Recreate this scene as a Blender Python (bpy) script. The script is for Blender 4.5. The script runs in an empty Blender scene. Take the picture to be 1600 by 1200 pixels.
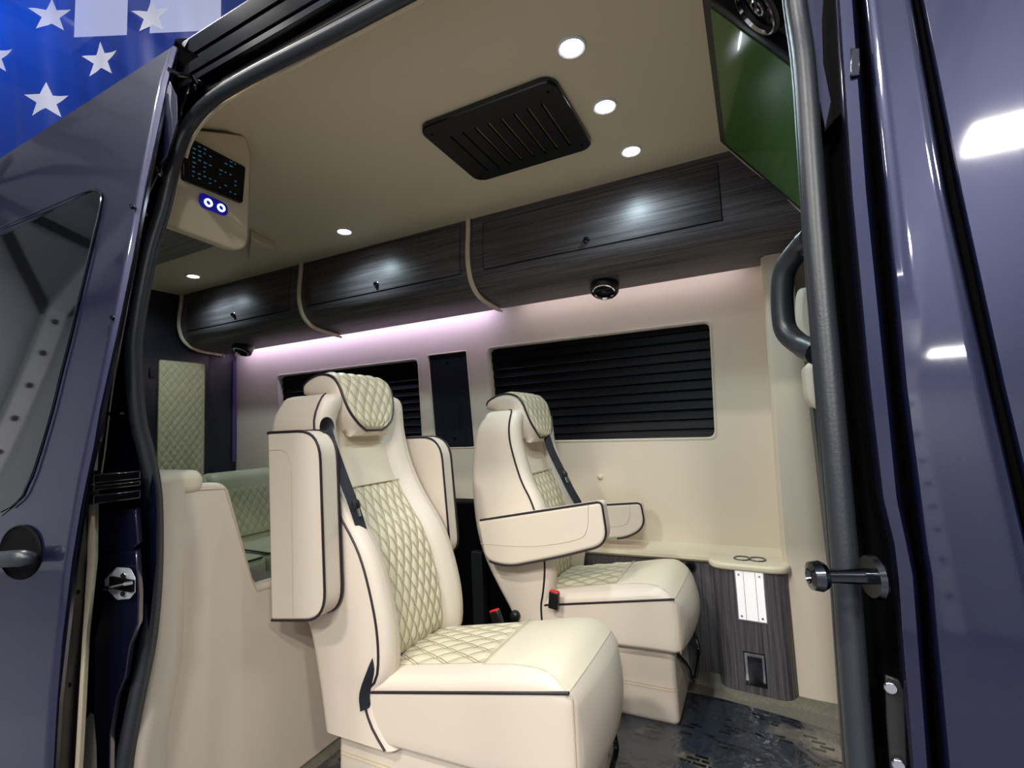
import bpy, bmesh, math, random
from mathutils import Vector, Matrix
from mathutils.geometry import tessellate_polygon
random.seed(7)
PI = math.pi
SC = bpy.context.scene
COL = SC.collection

# ------------------------------------------------------------------ camera
# world: X to the front of the van, Y across the van (away from the camera), Z up, van floor at z = 0
CAMZ = 1.07
FPX = 763.053
RX = Vector((0.89444953, -0.07790367, -0.44033062))
RY = Vector((0.44501552, 0.05855467, 0.89360648))
RZ = Vector((-0.04383181, -0.99523985, 0.08704254))
cd = bpy.data.cameras.new('camera'); cam = bpy.data.objects.new('camera', cd); COL.objects.link(cam)
cd.sensor_width = 36; cd.sensor_fit = 'HORIZONTAL'; cd.lens = FPX * 36 / 1600; cd.clip_start = 0.02; cd.clip_end = 200
right = Vector((RX[0], RY[0], RZ[0])); down = Vector((RX[1], RY[1], RZ[1])); fwd = Vector((RX[2], RY[2], RZ[2]))
M = Matrix((( right[0], -down[0], -fwd[0], 0), (right[1], -down[1], -fwd[1], 0), (right[2], -down[2], -fwd[2], CAMZ), (0, 0, 0, 1)))
cam.matrix_world = M
SC.camera = cam

# ------------------------------------------------------------------ world, exposure, large lights
SC.view_settings.view_transform = 'Standard'
SC.view_settings.look = 'None'
SC.view_settings.gamma = 1
SC.view_settings.use_curve_mapping = False
SC.view_settings.exposure = 0.78
wd = bpy.data.worlds.new('world'); SC.world = wd; wd.use_nodes = True
wd.node_tree.nodes['Background'].inputs[0].default_value = (0.55, 0.62, 0.8, 1)
wd.node_tree.nodes['Background'].inputs[1].default_value = 0.15

def area(name, loc, target, size, sizey, power, color=(1, 1, 1), shape='RECTANGLE', parent=None, spread=None):
    l = bpy.data.lights.new(name, 'AREA'); l.shape = shape; l.size = size
    if shape in ('RECTANGLE', 'ELLIPSE'): l.size_y = sizey
    l.energy = power; l.color = color
    if spread: l.spread = spread
    o = bpy.data.objects.new(name, l); COL.objects.link(o)
    o.location = loc
    d = (Vector(target) - Vector(loc)).normalized()
    o.rotation_euler = d.to_track_quat('-Z', 'Y').to_euler()
    if parent: o.parent = parent
    return o

HANGAR_LAMPS = [(-4.5, -2.2, 5.6), (-1.5, -3.0, 5.6), (2.7, -4.6, 5.6), (5.6, -3.0, 5.6), (-3.2, -6.5, 5.6), (1.5, -6.3, 5.6), (-5.6, 1.2, 7.4), (-9.2, 3.4, 7.4), (3.6, -10.4, 5.6)]
LAMP_W = [100, 140, 190, 120, 220, 220, 110, 110, 60]


# ------------------------------------------------------------------ helpers
def lin(c):
    return tuple(((x / 255) / 12.92 if x / 255 <= 0.04045 else ((x / 255 + 0.055) / 1.055) ** 2.4) for x in c) + (1,)

def ray(px, py):
    x, y, z = px - 800, py - 600, FPX
    return Vector((RX[0]*x + RX[1]*y + RX[2]*z, RY[0]*x + RY[1]*y + RY[2]*z, RZ[0]*x + RZ[1]*y + RZ[2]*z))
C0 = Vector((0, 0, CAMZ))
def onX(px, py, X): r = ray(px, py); return C0 + r * (X / r.x)
def onY(px, py, Y): r = ray(px, py); return C0 + r * (Y / r.y)
def onZ(px, py, Z): r = ray(px, py); return C0 + r * ((Z - CAMZ) / r.z)
PROF = [(-0.8, .60), (0.0, .555), (.40, .540), (.58, .544), (.84, .562), (.99, .578), (1.315, .627), (1.675, .677), (1.97, .718), (2.08, .742), (2.25, .80)]
def prof(z):
    if z <= PROF[0][0]: return PROF[0][1]
    for (a, b), (c, d) in zip(PROF, PROF[1:]):
        if z <= c: return b + (d - b) * (z - a) / (c - a)
    return PROF[-1][1]
def onB(px, py, off=0.0):          # point of the body side, at an offset from its outer skin
    Y = .6
    for _ in range(25):
        p = onY(px, py, Y); Y = 0.5 * Y + 0.5 * (prof(p.z) + off)
    return onY(px, py, Y)
def interp(tab, t):
    if t <= tab[0][0]:
        a, b = tab[0], tab[1]
    elif t >= tab[-1][0]:
        a, b = tab[-2], tab[-1]
    else:
        for a, b in zip(tab, tab[1:]):
            if a[0] <= t <= b[0]: break
    k = (t - a[0]) / (b[0] - a[0])
    return a[1] + (b[1] - a[1]) * k
def smooth_poly(pts, n=6, closed=False):   # Catmull-Rom
    P = [Vector(p) for p in pts]; out = []; m = len(P)
    rng = range(m) if closed else range(m - 1)
    for i in rng:
        p0 = P[(i-1) % m] if (closed or i > 0) else P[0]*2 - P[1]
        p1 = P[i]; p2 = P[(i+1) % m]
        p3 = P[(i+2) % m] if (closed or i + 2 < m) else P[-1]*2 - P[-2]
        for k in range(n):
            t = k / n
            out.append(0.5 * ((2*p1) + (p2-p0)*t + (2*p0-5*p1+4*p2-p3)*t*t + (3*p1-p0-3*p2+p3)*t**3))
    if not closed: out.append(P[-1])
    return out

def tag(o, label=None, cat=None, group=None, kind=None):
    if label: o['label'] = label
    if cat: o['category'] = cat
    if group: o['group'] = group
    if kind: o['kind'] = kind
    return o
def empty(name, loc=(0, 0, 0), label=None, cat=None, group=None, kind=None):
    o = bpy.data.objects.new(name, None); COL.objects.link(o); o.location = loc; o.empty_display_size = .05
    return tag(o, label, cat, group, kind)

def mesh(name, V, F, mat, parent=None, sharp=35, uv=None, bevel=0, bseg=2, sub=0, solid=0, mats=None, fm=None):
    # V in world coordinates; parents here carry translation only
    loc = Vector((0, 0, 0))
    if parent is not None:
        q = parent
        while q: loc += q.location; q = q.parent
        org = Vector((0, 0, 0))
    else:
        xs = [v[0] for v in V]; ys = [v[1] for v in V]; zs = [v[2] for v in V]
        org = Vector(((min(xs)+max(xs))/2, (min(ys)+max(ys))/2, min(zs)))
        loc = org
    me = bpy.data.meshes.new(name)
    me.from_pydata([tuple(Vector(v) - loc) for v in V], [], F)
    bm = bmesh.new(); bm.from_mesh(me)
    if uv:
        L = bm.loops.layers.uv.new('UVMap')
        for f in bm.faces:
            for l in f.loops: l[L].uv = uv[l.vert.index]
    if fm:
        for f, k in zip(bm.faces, fm): f.material_index = k
    bmesh.ops.remove_doubles(bm, verts=bm.verts, dist=1e-6)
    bmesh.ops.recalc_face_normals(bm, faces=bm.faces)
    bm.to_mesh(me); bm.free()
    me.polygons.foreach_set('use_smooth', [True] * len(me.polygons))
    me.set_sharp_from_angle(angle=math.radians(sharp))
    for m in (mats or [mat]): me.materials.append(m)
    o = bpy.data.objects.new(name, me); COL.objects.link(o)
    if parent is not None: o.parent = parent
    else: o.location = org
    if solid:
        s = o.modifiers.new('solid', 'SOLIDIFY'); s.thickness = abs(solid); s.offset = -1 if solid > 0 else 1
    if bevel:
        b = o.modifiers.new('bevel', 'BEVEL'); b.width = bevel; b.segments = bseg; b.limit_method = 'ANGLE'; b.angle_limit = math.radians(40)
        b.harden_normals = False
    if sub:
        s = o.modifiers.new('sub', 'SUBSURF'); s.levels = sub; s.render_levels = sub
    return o

def grid(rows, cu=False, cap=False, cv=False):
    nr, nc = len(rows), len(rows[0]); V = [tuple(p) for r in rows for p in r]; F = []
    for i in range(nr if cv else nr - 1):
        for j in range(nc if cu else nc - 1):
            a = i*nc + j; b = i*nc + (j+1) % nc; c = ((i+1) % nr)*nc + (j+1) % nc; d = ((i+1) % nr)*nc + j
            F.append((a, b, c, d))
    if cap:
        F.append(tuple(range(nc))[::-1]); F.append(tuple((nr-1)*nc + j for j in range(nc)))
    return V, F
def merge(*parts):
    V, F = [], []
    for v, f in parts:
        n = len(V); V += list(v); F += [tuple(i + n for i in q) for q in f]
    return V, F
def box(x0, x1, y0, y1, z0, z1):
    V = [(x, y, z) for x in (x0, x1) for y in (y0, y1) for z in (z0, z1)]
    return V, [(0, 1, 3, 2), (4, 6, 7, 5), (0, 4, 5, 1), (2, 3, 7, 6), (0, 2, 6, 4), (1, 5, 7, 3)]
def tube(pts, r, n=8, closed=False, flat=1.0):
    P = [Vector(p) for p in pts]; m = len(P); rows = []
    prev = None
    for i in range(m):
        a = P[(i-1) % m] if (closed or i > 0) else P[0]; b = P[(i+1) % m] if (closed or i < m-1) else P[-1]
        t = (b - a).normalized()
        if prev is None:
            u = t.orthogonal().normalized()
        else:
            u = (prev - t * prev.dot(t)); u = u.normalized() if u.length > 1e-6 else t.orthogonal().normalized()
        prev = u; w = t.cross(u)
        rr = r[i] if isinstance(r, (list, tuple)) else r
        rows.append([P[i] + (u * math.cos(2*PI*k/n) * flat + w * math.sin(2*PI*k/n)) * rr for k in range(n)])
    return grid(rows, cu=True, cap=not closed, cv=closed)
def disc(c, nrm, r, n=24, h=0.0, ry=None, up=None):
    """short cylinder from c along nrm"""
    nrm = Vector(nrm).normalized(); u = Vector(up) if up else nrm.orthogonal()
    u = (u - nrm*u.dot(nrm)).normalized(); w = nrm.cross(u); ry = ry or r
    rows = [[Vector(c) + nrm*k + u*math.cos(2*PI*i/n)*r + w*math.sin(2*PI*i/n)*ry for i in range(n)] for k in (0, h or 1e-4)]
    return grid(rows, cu=True, cap=True)
def ring(c, nrm, prof_, n=32, up=None, sy=1.0):
    """lathe: prof_ = list of (radius, height along nrm)"""
    nrm = Vector(nrm).normalized(); u = Vector(up) if up else nrm.orthogonal()
    u = (u - nrm*u.dot(nrm)).normalized(); w = nrm.cross(u)
    rows = [[Vector(c) + nrm*h + (u*math.cos(2*PI*i/n) + w*math.sin(2*PI*i/n)*sy)*r for i in range(n)] for r, h in prof_]
    return grid(rows, cu=True)
def prism(poly, ax, a0, a1):
    """poly: 2-D outline; ax: axis along which it is extruded from a0 to a1"""
    n = len(poly)
    def mk(p, a):
        if ax == 'Y': return (p[0], a, p[1])
        if ax == 'X': return (a, p[0], p[1])
        return (p[0], p[1], a)
    V = [mk(p, a0) for p in poly] + [mk(p, a1) for p in poly]
    F = [tuple(range(n))[::-1], tuple(range(n, 2*n))] + [(i, (i+1) % n, n+(i+1) % n, n+i) for i in range(n)]
    return V, F
def rrect(x0, x1, y0, y1, r, n=5):
    if not isinstance(r, (list, tuple)): r = [r]*4
    out = []
    for (cx, cy, a0), q in zip(((x1, y1, 0), (x0, y1, 90), (x0, y0, 180), (x1, y0, 270)), r):
        sx = -1 if cx == x1 else 1; sy = -1 if cy == y1 else 1
        for k in range(n+1):
            a = math.radians(a0 + 90*k/n); out.append((cx + sx*q + q*math.cos(a), cy + sy*q + q*math.sin(a)))
    return out
def round_poly(pts, r, n=5):
    out = []; m = len(pts)
    for i in range(m):
        p = Vector(pts[i][:2]); a = Vector(pts[i-1][:2]); b = Vector(pts[(i+1) % m][:2])
        rr = r[i] if isinstance(r, (list, tuple)) else r
        da = (a-p); db = (b-p); q = min(rr, da.length*.48, db.length*.48)
        s = p + da.normalized()*q; e = p + db.normalized()*q
        for k in range(n+1):
            t = k/n; out.append(tuple(s*(1-t)**2 + p*2*t*(1-t) + e*t*t))
    return out
def soft_box(size, r, nmid, fn):
    """rounded box, size = full extents, fn maps local (x, y, z in box coordinates) to world"""
    h = [s/2 for s in size]; r = min(r, min(h)*.999)
    ax = []
    for k in range(3):
        i = h[k]-r; t = [math.tan(a)*r for a in (PI/4, PI/6, PI/12)]
        mid = [-i + 2*i*j/nmid[k] for j in range(nmid[k]+1)]
        ax.append([-i-x for x in t] + mid + [i+x for x in reversed(t)])
    V = []; F = []; idx = {}
    def vid(p):
        key = tuple(round(c, 6) for c in p)
        if key not in idx:
            inner = Vector([max(-(h[k]-r), min(h[k]-r, p[k])) for k in range(3)])
            d = Vector(p) - inner; q = inner + d.normalized()*r
            idx[key] = len(V); V.append(tuple(fn(q)))
        return idx[key]
    for k in range(3):
        a, b = (k+1) % 3, (k+2) % 3
        for s in (-1, 1):
            for i in range(len(ax[a])-1):
                for j in range(len(ax[b])-1):
                    q = []
                    for (ii, jj) in ((i, j), (i+1, j), (i+1, j+1), (i, j+1)):
                        p = [0, 0, 0]; p[k] = s*h[k]; p[a] = ax[a][ii]; p[b] = ax[b][jj]; q.append(vid(p))
                    F.append(tuple(q) if s > 0 else tuple(q[::-1]))
    return V, F
def holed(outer, holes, fn):
    """flat panel with holes; fn maps 2-D to 3-D"""
    polys = [[Vector((p[0], p[1], 0)) for p in q] for q in [outer] + holes]
    tris = tessellate_polygon(polys)
    flat = [p for q in polys for p in q]
    return [fn(p[0], p[1]) for p in flat], [tuple(t) for t in tris]

# ------------------------------------------------------------------ materials
def mk(name, rgb, rough=.5, metal=0, coat=0, spec=.5, bump=0, bscale=300, emit=None, es=1, sheen=0, trans=0, var=0, vscale=4, coat_rough=.03, bdist=.002):
    m = bpy.data.materials.new(name); m.use_nodes = True; nt = m.node_tree; b = nt.nodes['Principled BSDF']
    b.inputs['Base Color'].default_value = lin(rgb); b.inputs['Roughness'].default_value = rough
    b.inputs['Metallic'].default_value = metal; b.inputs['Coat Weight'].default_value = coat
    b.inputs['Coat Roughness'].default_value = coat_rough
    b.inputs['Specular IOR Level'].default_value = spec
    if sheen: b.inputs['Sheen Weight'].default_value = sheen
    if trans: b.inputs['Transmission Weight'].default_value = trans
    if emit:
        b.inputs['Emission Color'].default_value = lin(emit); b.inputs['Emission Strength'].default_value = es
    if bump or var:
        tc = nt.nodes.new('ShaderNodeTexCoord')
    if bump:
        nz = nt.nodes.new('ShaderNodeTexNoise'); nz.inputs['Scale'].default_value = bscale; nz.inputs['Detail'].default_value = 3
        bp = nt.nodes.new('ShaderNodeBump'); bp.inputs['Strength'].default_value = bump; bp.inputs['Distance'].default_value = bdist
        nt.links.new(tc.outputs['Object'], nz.inputs['Vector']); nt.links.new(nz.outputs['Fac'], bp.inputs['Height'])
        nt.links.new(bp.outputs['Normal'], b.inputs['Normal'])
    if var:
        nz = nt.nodes.new('ShaderNodeTexNoise'); nz.inputs['Scale'].default_value = vscale; nz.inputs['Detail'].default_value = 5
        mx = nt.nodes.new('ShaderNodeMixRGB'); mx.inputs['Color1'].default_value = lin(rgb)
        mx.inputs['Color2'].default_value = lin(tuple(max(0, c*(1-var)) for c in rgb))
        nt.links.new(tc.outputs['Object'], nz.inputs['Vector']); nt.links.new(nz.outputs['Fac'], mx.inputs['Fac'])
        nt.links.new(mx.outputs['Color'], b.inputs['Base Color'])
    return m

def wood(name, axis, dark=(46, 44, 47), light=(116, 110, 113), rough=.46):
    m = mk(name, dark, rough, spec=.5); nt = m.node_tree; b = nt.nodes['Principled BSDF']
    tc = nt.nodes.new('ShaderNodeTexCoord'); mp = nt.nodes.new('ShaderNodeMapping')
    s = {'X': (1.6, 90, 90), 'Z': (90, 90, 1.6), 'Y': (90, 1.6, 90)}[axis]
    mp.inputs['Scale'].default_value = s
    nz = nt.nodes.new('ShaderNodeTexNoise'); nz.inputs['Scale'].default_value = 1.5; nz.inputs['Detail'].default_value = 8; nz.inputs['Roughness'].default_value = .65
    rp = nt.nodes.new('ShaderNodeValToRGB')
    rp.color_ramp.elements[0].position = .32; rp.color_ramp.elements[0].color = lin(dark)
    rp.color_ramp.elements[1].position = .72; rp.color_ramp.elements[1].color = lin(light)
    bp = nt.nodes.new('ShaderNodeBump'); bp.inputs['Strength'].default_value = .12; bp.inputs['Distance'].default_value = .002
    nt.links.new(tc.outputs['Object'], mp.inputs['Vector']); nt.links.new(mp.outputs['Vector'], nz.inputs['Vector'])
    nt.links.new(nz.outputs['Fac'], rp.inputs['Fac']); nt.links.new(rp.outputs['Color'], b.inputs['Base Color'])
    nt.links.new(nz.outputs['Fac'], bp.inputs['Height']); nt.links.new(bp.outputs['Normal'], b.inputs['Normal'])
    return m

def quilt_mat(name, rgb, line, double=True):
    """UV: one unit per diamond; thread lines run along the seams of the quilting"""
    m = mk(name, rgb, .45, spec=.4); nt = m.node_tree; b = nt.nodes['Principled BSDF']
    uv = nt.nodes.new('ShaderNodeUVMap'); sp = nt.nodes.new('ShaderNodeSeparateXYZ'); nt.links.new(uv.outputs[0], sp.inputs[0])
    def math_(op, a, c=None):
        n = nt.nodes.new('ShaderNodeMath'); n.operation = op
        for k, v in enumerate((a, c)):
            if v is None: continue
            if isinstance(v, (int, float)): n.inputs[k].default_value = v
            else: nt.links.new(v, n.inputs[k])
        return n.outputs[0]
    outs = []
    for k in range(2):
        f = math_('FRACT', math_('ADD', sp.outputs[k], .5)); d = math_('ABSOLUTE', math_('SUBTRACT', f, .5))
        if double: d = math_('ABSOLUTE', math_('SUBTRACT', d, .075))
        outs.append(math_('LESS_THAN', d, .022))
    fac = math_('MAXIMUM', outs[0], outs[1])
    mx = nt.nodes.new('ShaderNodeMixRGB'); mx.inputs['Color1'].default_value = lin(rgb); mx.inputs['Color2'].default_value = lin(line)
    nt.links.new(fac, mx.inputs['Fac']); nt.links.new(mx.outputs[0], b.inputs['Base Color'])
    return m

LEATHER = (220, 207, 189)
m_leather = mk('cream_leather', LEATHER, .42, spec=.45, bump=.10, bscale=500)
m_leather2 = mk('cream_leather_top', (222, 210, 186), .45, spec=.4, bump=.12, bscale=420)
m_quilt = quilt_mat('quilted_leather', (214, 203, 174), (132, 116, 90))
m_quilt_rear = quilt_mat('quilted_leather_rear', (196, 190, 154), (128, 122, 92), double=False)
m_rear_leather = mk('cream_leather_green_cast', (178, 180, 146), .45, bump=.1, bscale=400)  # cream leather with the greenish shade of the rear put into its colour
m_quilt_cast = quilt_mat('quilted_leather_green_cast', (172, 174, 138), (100, 104, 76), double=False)  # same greenish shade painted into the quilting and thread colours
m_pipe = mk('dark_piping', (38, 28, 34), .5)
m_thread = mk('cream_seam', (196, 178, 146), .6)
m_ceiling = mk('ceiling_leather', (232, 217, 188), .5, spec=.4, bump=.08, bscale=350)
m_wall = mk('wall_leather', (228, 213, 190), .5, spec=.4, bump=.08, bscale=350)
m_trim = mk('cream_trim', (224, 211, 182), .45)
m_wood_x = wood('grey_wood_lengthwise', 'X')
m_wood_z = wood('grey_wood_upright', 'Z')
m_wood_y = wood('grey_wood_crosswise', 'Y')
m_wood_dark = wood('black_wood_upright', 'Z', (16, 18, 24), (40, 44, 52), .3)
m_gap = mk('black_gap', (4, 4, 6), .7, spec=.1)
m_black = mk('black_plastic', (14, 14, 17), .4)
m_blackgloss = mk('black_gloss', (10, 10, 13), .12, coat=.6)
m_rubber = mk('seal_rubber', (38, 42, 48), .42, spec=.6, bump=.15, bscale=260)
m_handle = mk('handle_plastic', (36, 40, 46), .38, spec=.6, bump=.05, bscale=500)
m_chrome = mk('chrome', (225, 225, 228), .12, metal=1)
m_chrome_dark = mk('dark_chrome', (90, 92, 98), .15, metal=1)
m_steel = mk('zinc_steel', (200, 206, 212), .35, metal=.3, bump=.2, bscale=120)
m_belt = mk('seat_belt_webbing', (26, 30, 38), .7, bump=.3, bscale=700)
m_red = mk('red_plastic', (225, 30, 26), .35)
m_blind = mk('black_pleated_cloth', (2, 2, 6), .5, spec=.2)
m_blindframe = mk('window_reveal', (214, 204, 184), .4)
m_glass = mk('privacy_glass', (12, 13, 15), .03, spec=.8, coat=.5)
m_flange = mk('black_sill_plate', (30, 28, 28), .45)
m_disc = mk('lamp_lens', (255, 255, 255), .4, emit=(236, 246, 255), es=12)
m_led = mk('led_strip_glow', (255, 240, 255), .4, emit=(228, 205, 255), es=.8)
m_blue_led = mk('blue_backlight', (10, 10, 120), .3, emit=(20, 20, 190), es=.15)
m_white_led = mk('white_backlight', (220, 235, 255), .3, emit=(190, 215, 255), es=2.0)
m_screen = mk('screen_glass', (5, 6, 9), .2, spec=.2)
m_icon = mk('screen_icon_glow', (60, 140, 180), .4, emit=(50, 120, 160), es=.18)
m_tv = mk('green_screen_glass', (70, 112, 50), .16, spec=.5, coat=.35, coat_rough=.02)  # screen with an even green base colour
m_carpet = mk('carpet', (150, 142, 122), .9, bump=.9, bscale=330, var=.45, vscale=160, bdist=.004)
m_hfloor = mk('hangar_concrete', (122, 124, 134), .35, var=.3, vscale=.8)
m_hwall = mk('hangar_wall', (196, 200, 206), .7)
m_hbeam = mk('hangar_steel', (236, 238, 240), .5)
m_hdark = mk('hangar_dark_steel', (20, 22, 28), .6)
m_hceil = mk('hangar_ceiling', (140, 146, 162), .7)
m_vent_metal = mk('brushed_fins', (190, 170, 120), .3, metal=1)
m_white = mk('white_enamel', (240, 240, 240), .35)

def paint(name, rgb, metal=.55):
    m = mk(name, rgb, .38, metal=metal, coat=1, coat_rough=.045); nt = m.node_tree; b = nt.nodes['Principled BSDF']
    tc = nt.nodes.new('ShaderNodeTexCoord'); v = nt.nodes.new('ShaderNodeTexVoronoi'); v.inputs['Scale'].default_value = 900
    bp = nt.nodes.new('ShaderNodeBump'); bp.inputs['Strength'].default_value = .25; bp.inputs['Distance'].default_value = .001
    nt.links.new(tc.outputs['Object'], v.inputs['Vector']); nt.links.new(v.outputs['Color'], bp.inputs['Height'])
    nt.links.new(bp.outputs['Normal'], b.inputs['Normal'])
    return m
m_header = mk('black_header_paint', (6, 7, 11), .16, spec=.25, coat=.12)
m_paint = paint('midnight_blue_paint', (21, 24, 56))
m_paint_dark = paint('jamb_paint', (24, 27, 56))

def brushed_panel_mat():
    m = mk('lit_panel', (245, 245, 245), .3, emit=(255, 244, 240), es=.25); return m
m_litpanel = brushed_panel_mat()

# protective film: dark blue-black printed film with worn see-through patches
def film_mat():
    m = mk('printed_floor_film', (22, 26, 34), .16, coat=.8, coat_rough=.06); nt = m.node_tree; b = nt.nodes['Principled BSDF']
    tc = nt.nodes.new('ShaderNodeTexCoord')
    n1 = nt.nodes.new('ShaderNodeTexNoise'); n1.inputs['Scale'].default_value = 3.2; n1.inputs['Detail'].default_value = 4
    r1 = nt.nodes.new('ShaderNodeValToRGB'); r1.color_ramp.elements[0].position = .56; r1.color_ramp.elements[0].color = lin((38, 44, 54)); r1.color_ramp.elements[1].position = .66; r1.color_ramp.elements[1].color = lin((128, 118, 104))
    nt.links.new(tc.outputs['Object'], n1.inputs['Vector']); nt.links.new(n1.outputs['Fac'], r1.inputs['Fac'])
    mp = nt.nodes.new('ShaderNodeMapping'); mp.inputs['Rotation'].default_value = (0, 0, .08); nt.links.new(tc.outputs['Object'], mp.inputs['Vector'])
    br = nt.nodes.new('ShaderNodeTexBrick'); br.inputs['Scale'].default_value = 11; br.inputs['Mortar Size'].default_value = .035; br.inputs['Brick Width'].default_value = .5; br.inputs['Row Height'].default_value = .22
    br.inputs['Color1'].default_value = (0, 0, 0, 1); br.inputs['Color2'].default_value = (.5, .5, .5, 1); br.inputs['Mortar'].default_value = (1, 1, 1, 1)
    nt.links.new(mp.outputs[0], br.inputs['Vector'])
    n2 = nt.nodes.new('ShaderNodeTexNoise'); n2.inputs['Scale'].default_value = 7; nt.links.new(tc.outputs['Object'], n2.inputs['Vector'])
    r2 = nt.nodes.new('ShaderNodeValToRGB'); r2.color_ramp.elements[0].position = .42; r2.color_ramp.elements[1].position = .46; nt.links.new(n2.outputs['Fac'], r2.inputs['Fac'])
    inv = nt.nodes.new('ShaderNodeMath'); inv.operation = 'LESS_THAN'; inv.inputs[1].default_value = .2; nt.links.new(br.outputs['Color'], inv.inputs[0])
    mu = nt.nodes.new('ShaderNodeMath'); mu.operation = 'MULTIPLY'; nt.links.new(inv.outputs[0], mu.inputs[0]); nt.links.new(r2.outputs['Color'], mu.inputs[1])
    mx = nt.nodes.new('ShaderNodeMixRGB'); mx.inputs['Color2'].default_value = lin((7, 9, 15)); nt.links.new(mu.outputs[0], mx.inputs['Fac']); nt.links.new(r1.outputs['Color'], mx.inputs['Color1'])
    nt.links.new(mx.outputs['Color'], b.inputs['Base Color'])
    n3 = nt.nodes.new('ShaderNodeTexNoise'); n3.inputs['Scale'].default_value = 18; n3.inputs['Detail'].default_value = 6; n3.inputs['Distortion'].default_value = 1.2
    bp = nt.nodes.new('ShaderNodeBump'); bp.inputs['Strength'].default_value = .5; bp.inputs['Distance'].default_value = .01
    nt.links.new(tc.outputs['Object'], n3.inputs['Vector']); nt.links.new(n3.outputs['Fac'], bp.inputs['Height'])
    nt.links.new(bp.outputs['Normal'], b.inputs['Normal']); nt.links.new(bp.outputs['Normal'], b.inputs['Coat Normal'])
    return m
m_film = film_mat()

def flag_mat(name, rgb, sheer=0):
    m = mk(name, rgb, .45, spec=.5, sheen=.2); nt = m.node_tree; b = nt.nodes['Principled BSDF']
    tr = nt.nodes.new('ShaderNodeBsdfTranslucent'); tr.inputs[0].default_value = lin(rgb)
    mx = nt.nodes.new('ShaderNodeMixShader'); mx.inputs[0].default_value = .5
    out = nt.nodes['Material Output']; nt.links.new(b.outputs[0], mx.inputs[1]); nt.links.new(tr.outputs[0], mx.inputs[2])
    tp = nt.nodes.new('ShaderNodeBsdfTransparent'); m2 = nt.nodes.new('ShaderNodeMixShader'); m2.inputs[0].default_value = sheer
    nt.links.new(mx.outputs[0], m2.inputs[1]); nt.links.new(tp.outputs[0], m2.inputs[2]); nt.links.new(m2.outputs[0], out.inputs[0])
    return m
m_flag = flag_mat('blue_flag_nylon', (4, 46, 138), .10)
m_star = flag_mat('white_star_nylon', (245, 248, 255))

def st(name, geo, mat, parent=None, **k):
    o = mesh(name, *geo, mat, parent, **k)
    if parent is None: o['kind'] = 'structure'
    return o
# ================================================================== hangar around the van
GZ = -0.75
st('hangar_floor', box(-14, 12, -12, 13, GZ-.1, GZ), m_hfloor)
st('wall_hangar_back', box(-14, 12, 12.9, 13, GZ, 9), m_hwall)
st('wall_hangar_front', box(-14, 12, -12, -11.9, GZ, 9), m_hwall)
st('wall_hangar_left', box(-14, -13.9, -12, 13, GZ, 9), m_hwall)
st('wall_hangar_right', box(11.9, 12, -12, 13, GZ, 9), m_hwall)
st('ceiling_hangar', box(-14, 12, -12, 13, 9, 9.1), m_hceil)
frame = empty('roof_truss', (0, 0, 8.0), 'dark steel roof truss spanning the hangar above the van', 'truss', 'roof trusses')
def truss(x, par):
    g = [tube([(x, -11.9, 8.0), (x, 12.9, 8.0)], .07, 6)]; 
    o = mesh('bottom_chord', *g[0], m_hdark, par)
    mesh('top_chord', *tube([(x, -11.9, 8.85), (x, 12.9, 8.85)], .09, 6), m_hdark, par)
    y = -11.9; k = 0
    while y < 12.5:
        z0, z1 = (8.0, 8.85) if k % 2 == 0 else (8.85, 8.0)
        mesh('brace', *tube([(x, y, z0), (x, y+1.4, z1)], .05, 6), m_hdark, par); y += 1.4; k += 1
truss(-6.0, frame)
def copy_tree(o, off, parent=None):
    c = o.copy(); COL.objects.link(c)
    if parent is None: c.location = o.location + Vector(off)
    else: c.parent = parent
    for ch in o.children: copy_tree(ch, off, c)
    return c
for dx, w_ in ((3.0, 'above the van roof'), (6.0, 'above the open door'), (9.0, 'farthest to the right')): copy_tree(frame, (dx, 0, 0))['label'] = 'dark steel roof truss ' + w_
frame['label'] = 'dark steel roof truss farthest to the left, above the flag'
# steel wall columns and leaning rafters with bolt holes (they show in the door glass)
for k, (x, y) in enumerate([(-13.6, -9), (-13.6, -6), (-13.6, -3), (-13.6, 0), (-9, -11.6), (-5, -11.6), (-1, -11.6), (3, -11.6), (7, -11.6)]):
    wall_x = x < -13
    par = empty('hangar_column', (x, y, GZ), 'white perforated steel column against the hangar wall', 'column', 'hangar columns')
    if wall_x: pts = [(x, y, GZ), (x, y, 5.2), (x+2.6, y, 7.6)]
    else: pts = [(x, y, GZ), (x, y, 5.2), (x, y+2.6, 7.6)]
    mesh('flange', *tube(pts, .22, 4), m_hbeam, par)
    V, F = [], []
    for z in [i*.7 for i in range(9)]:
        c = (x+.16, y, z) if wall_x else (x, y+.16, z)
        g = disc(c, (1, 0, 0) if wall_x else (0, 1, 0), .06, 8, .03); V, F = merge((V, F), g)
    mesh('bolt_holes', V, F, m_hdark, par)
LW = ['at the left of the door side', 'in front of the open door', 'nearest the van by the front door', 'at the right of the front door', 'far out at the left', 'far out at the right', 'added above the van tail to brighten the flag', 'added at the left of the flag to brighten it', 'far out above the hangar front wall']  # the two lamps at the flag are added to brighten it
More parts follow.
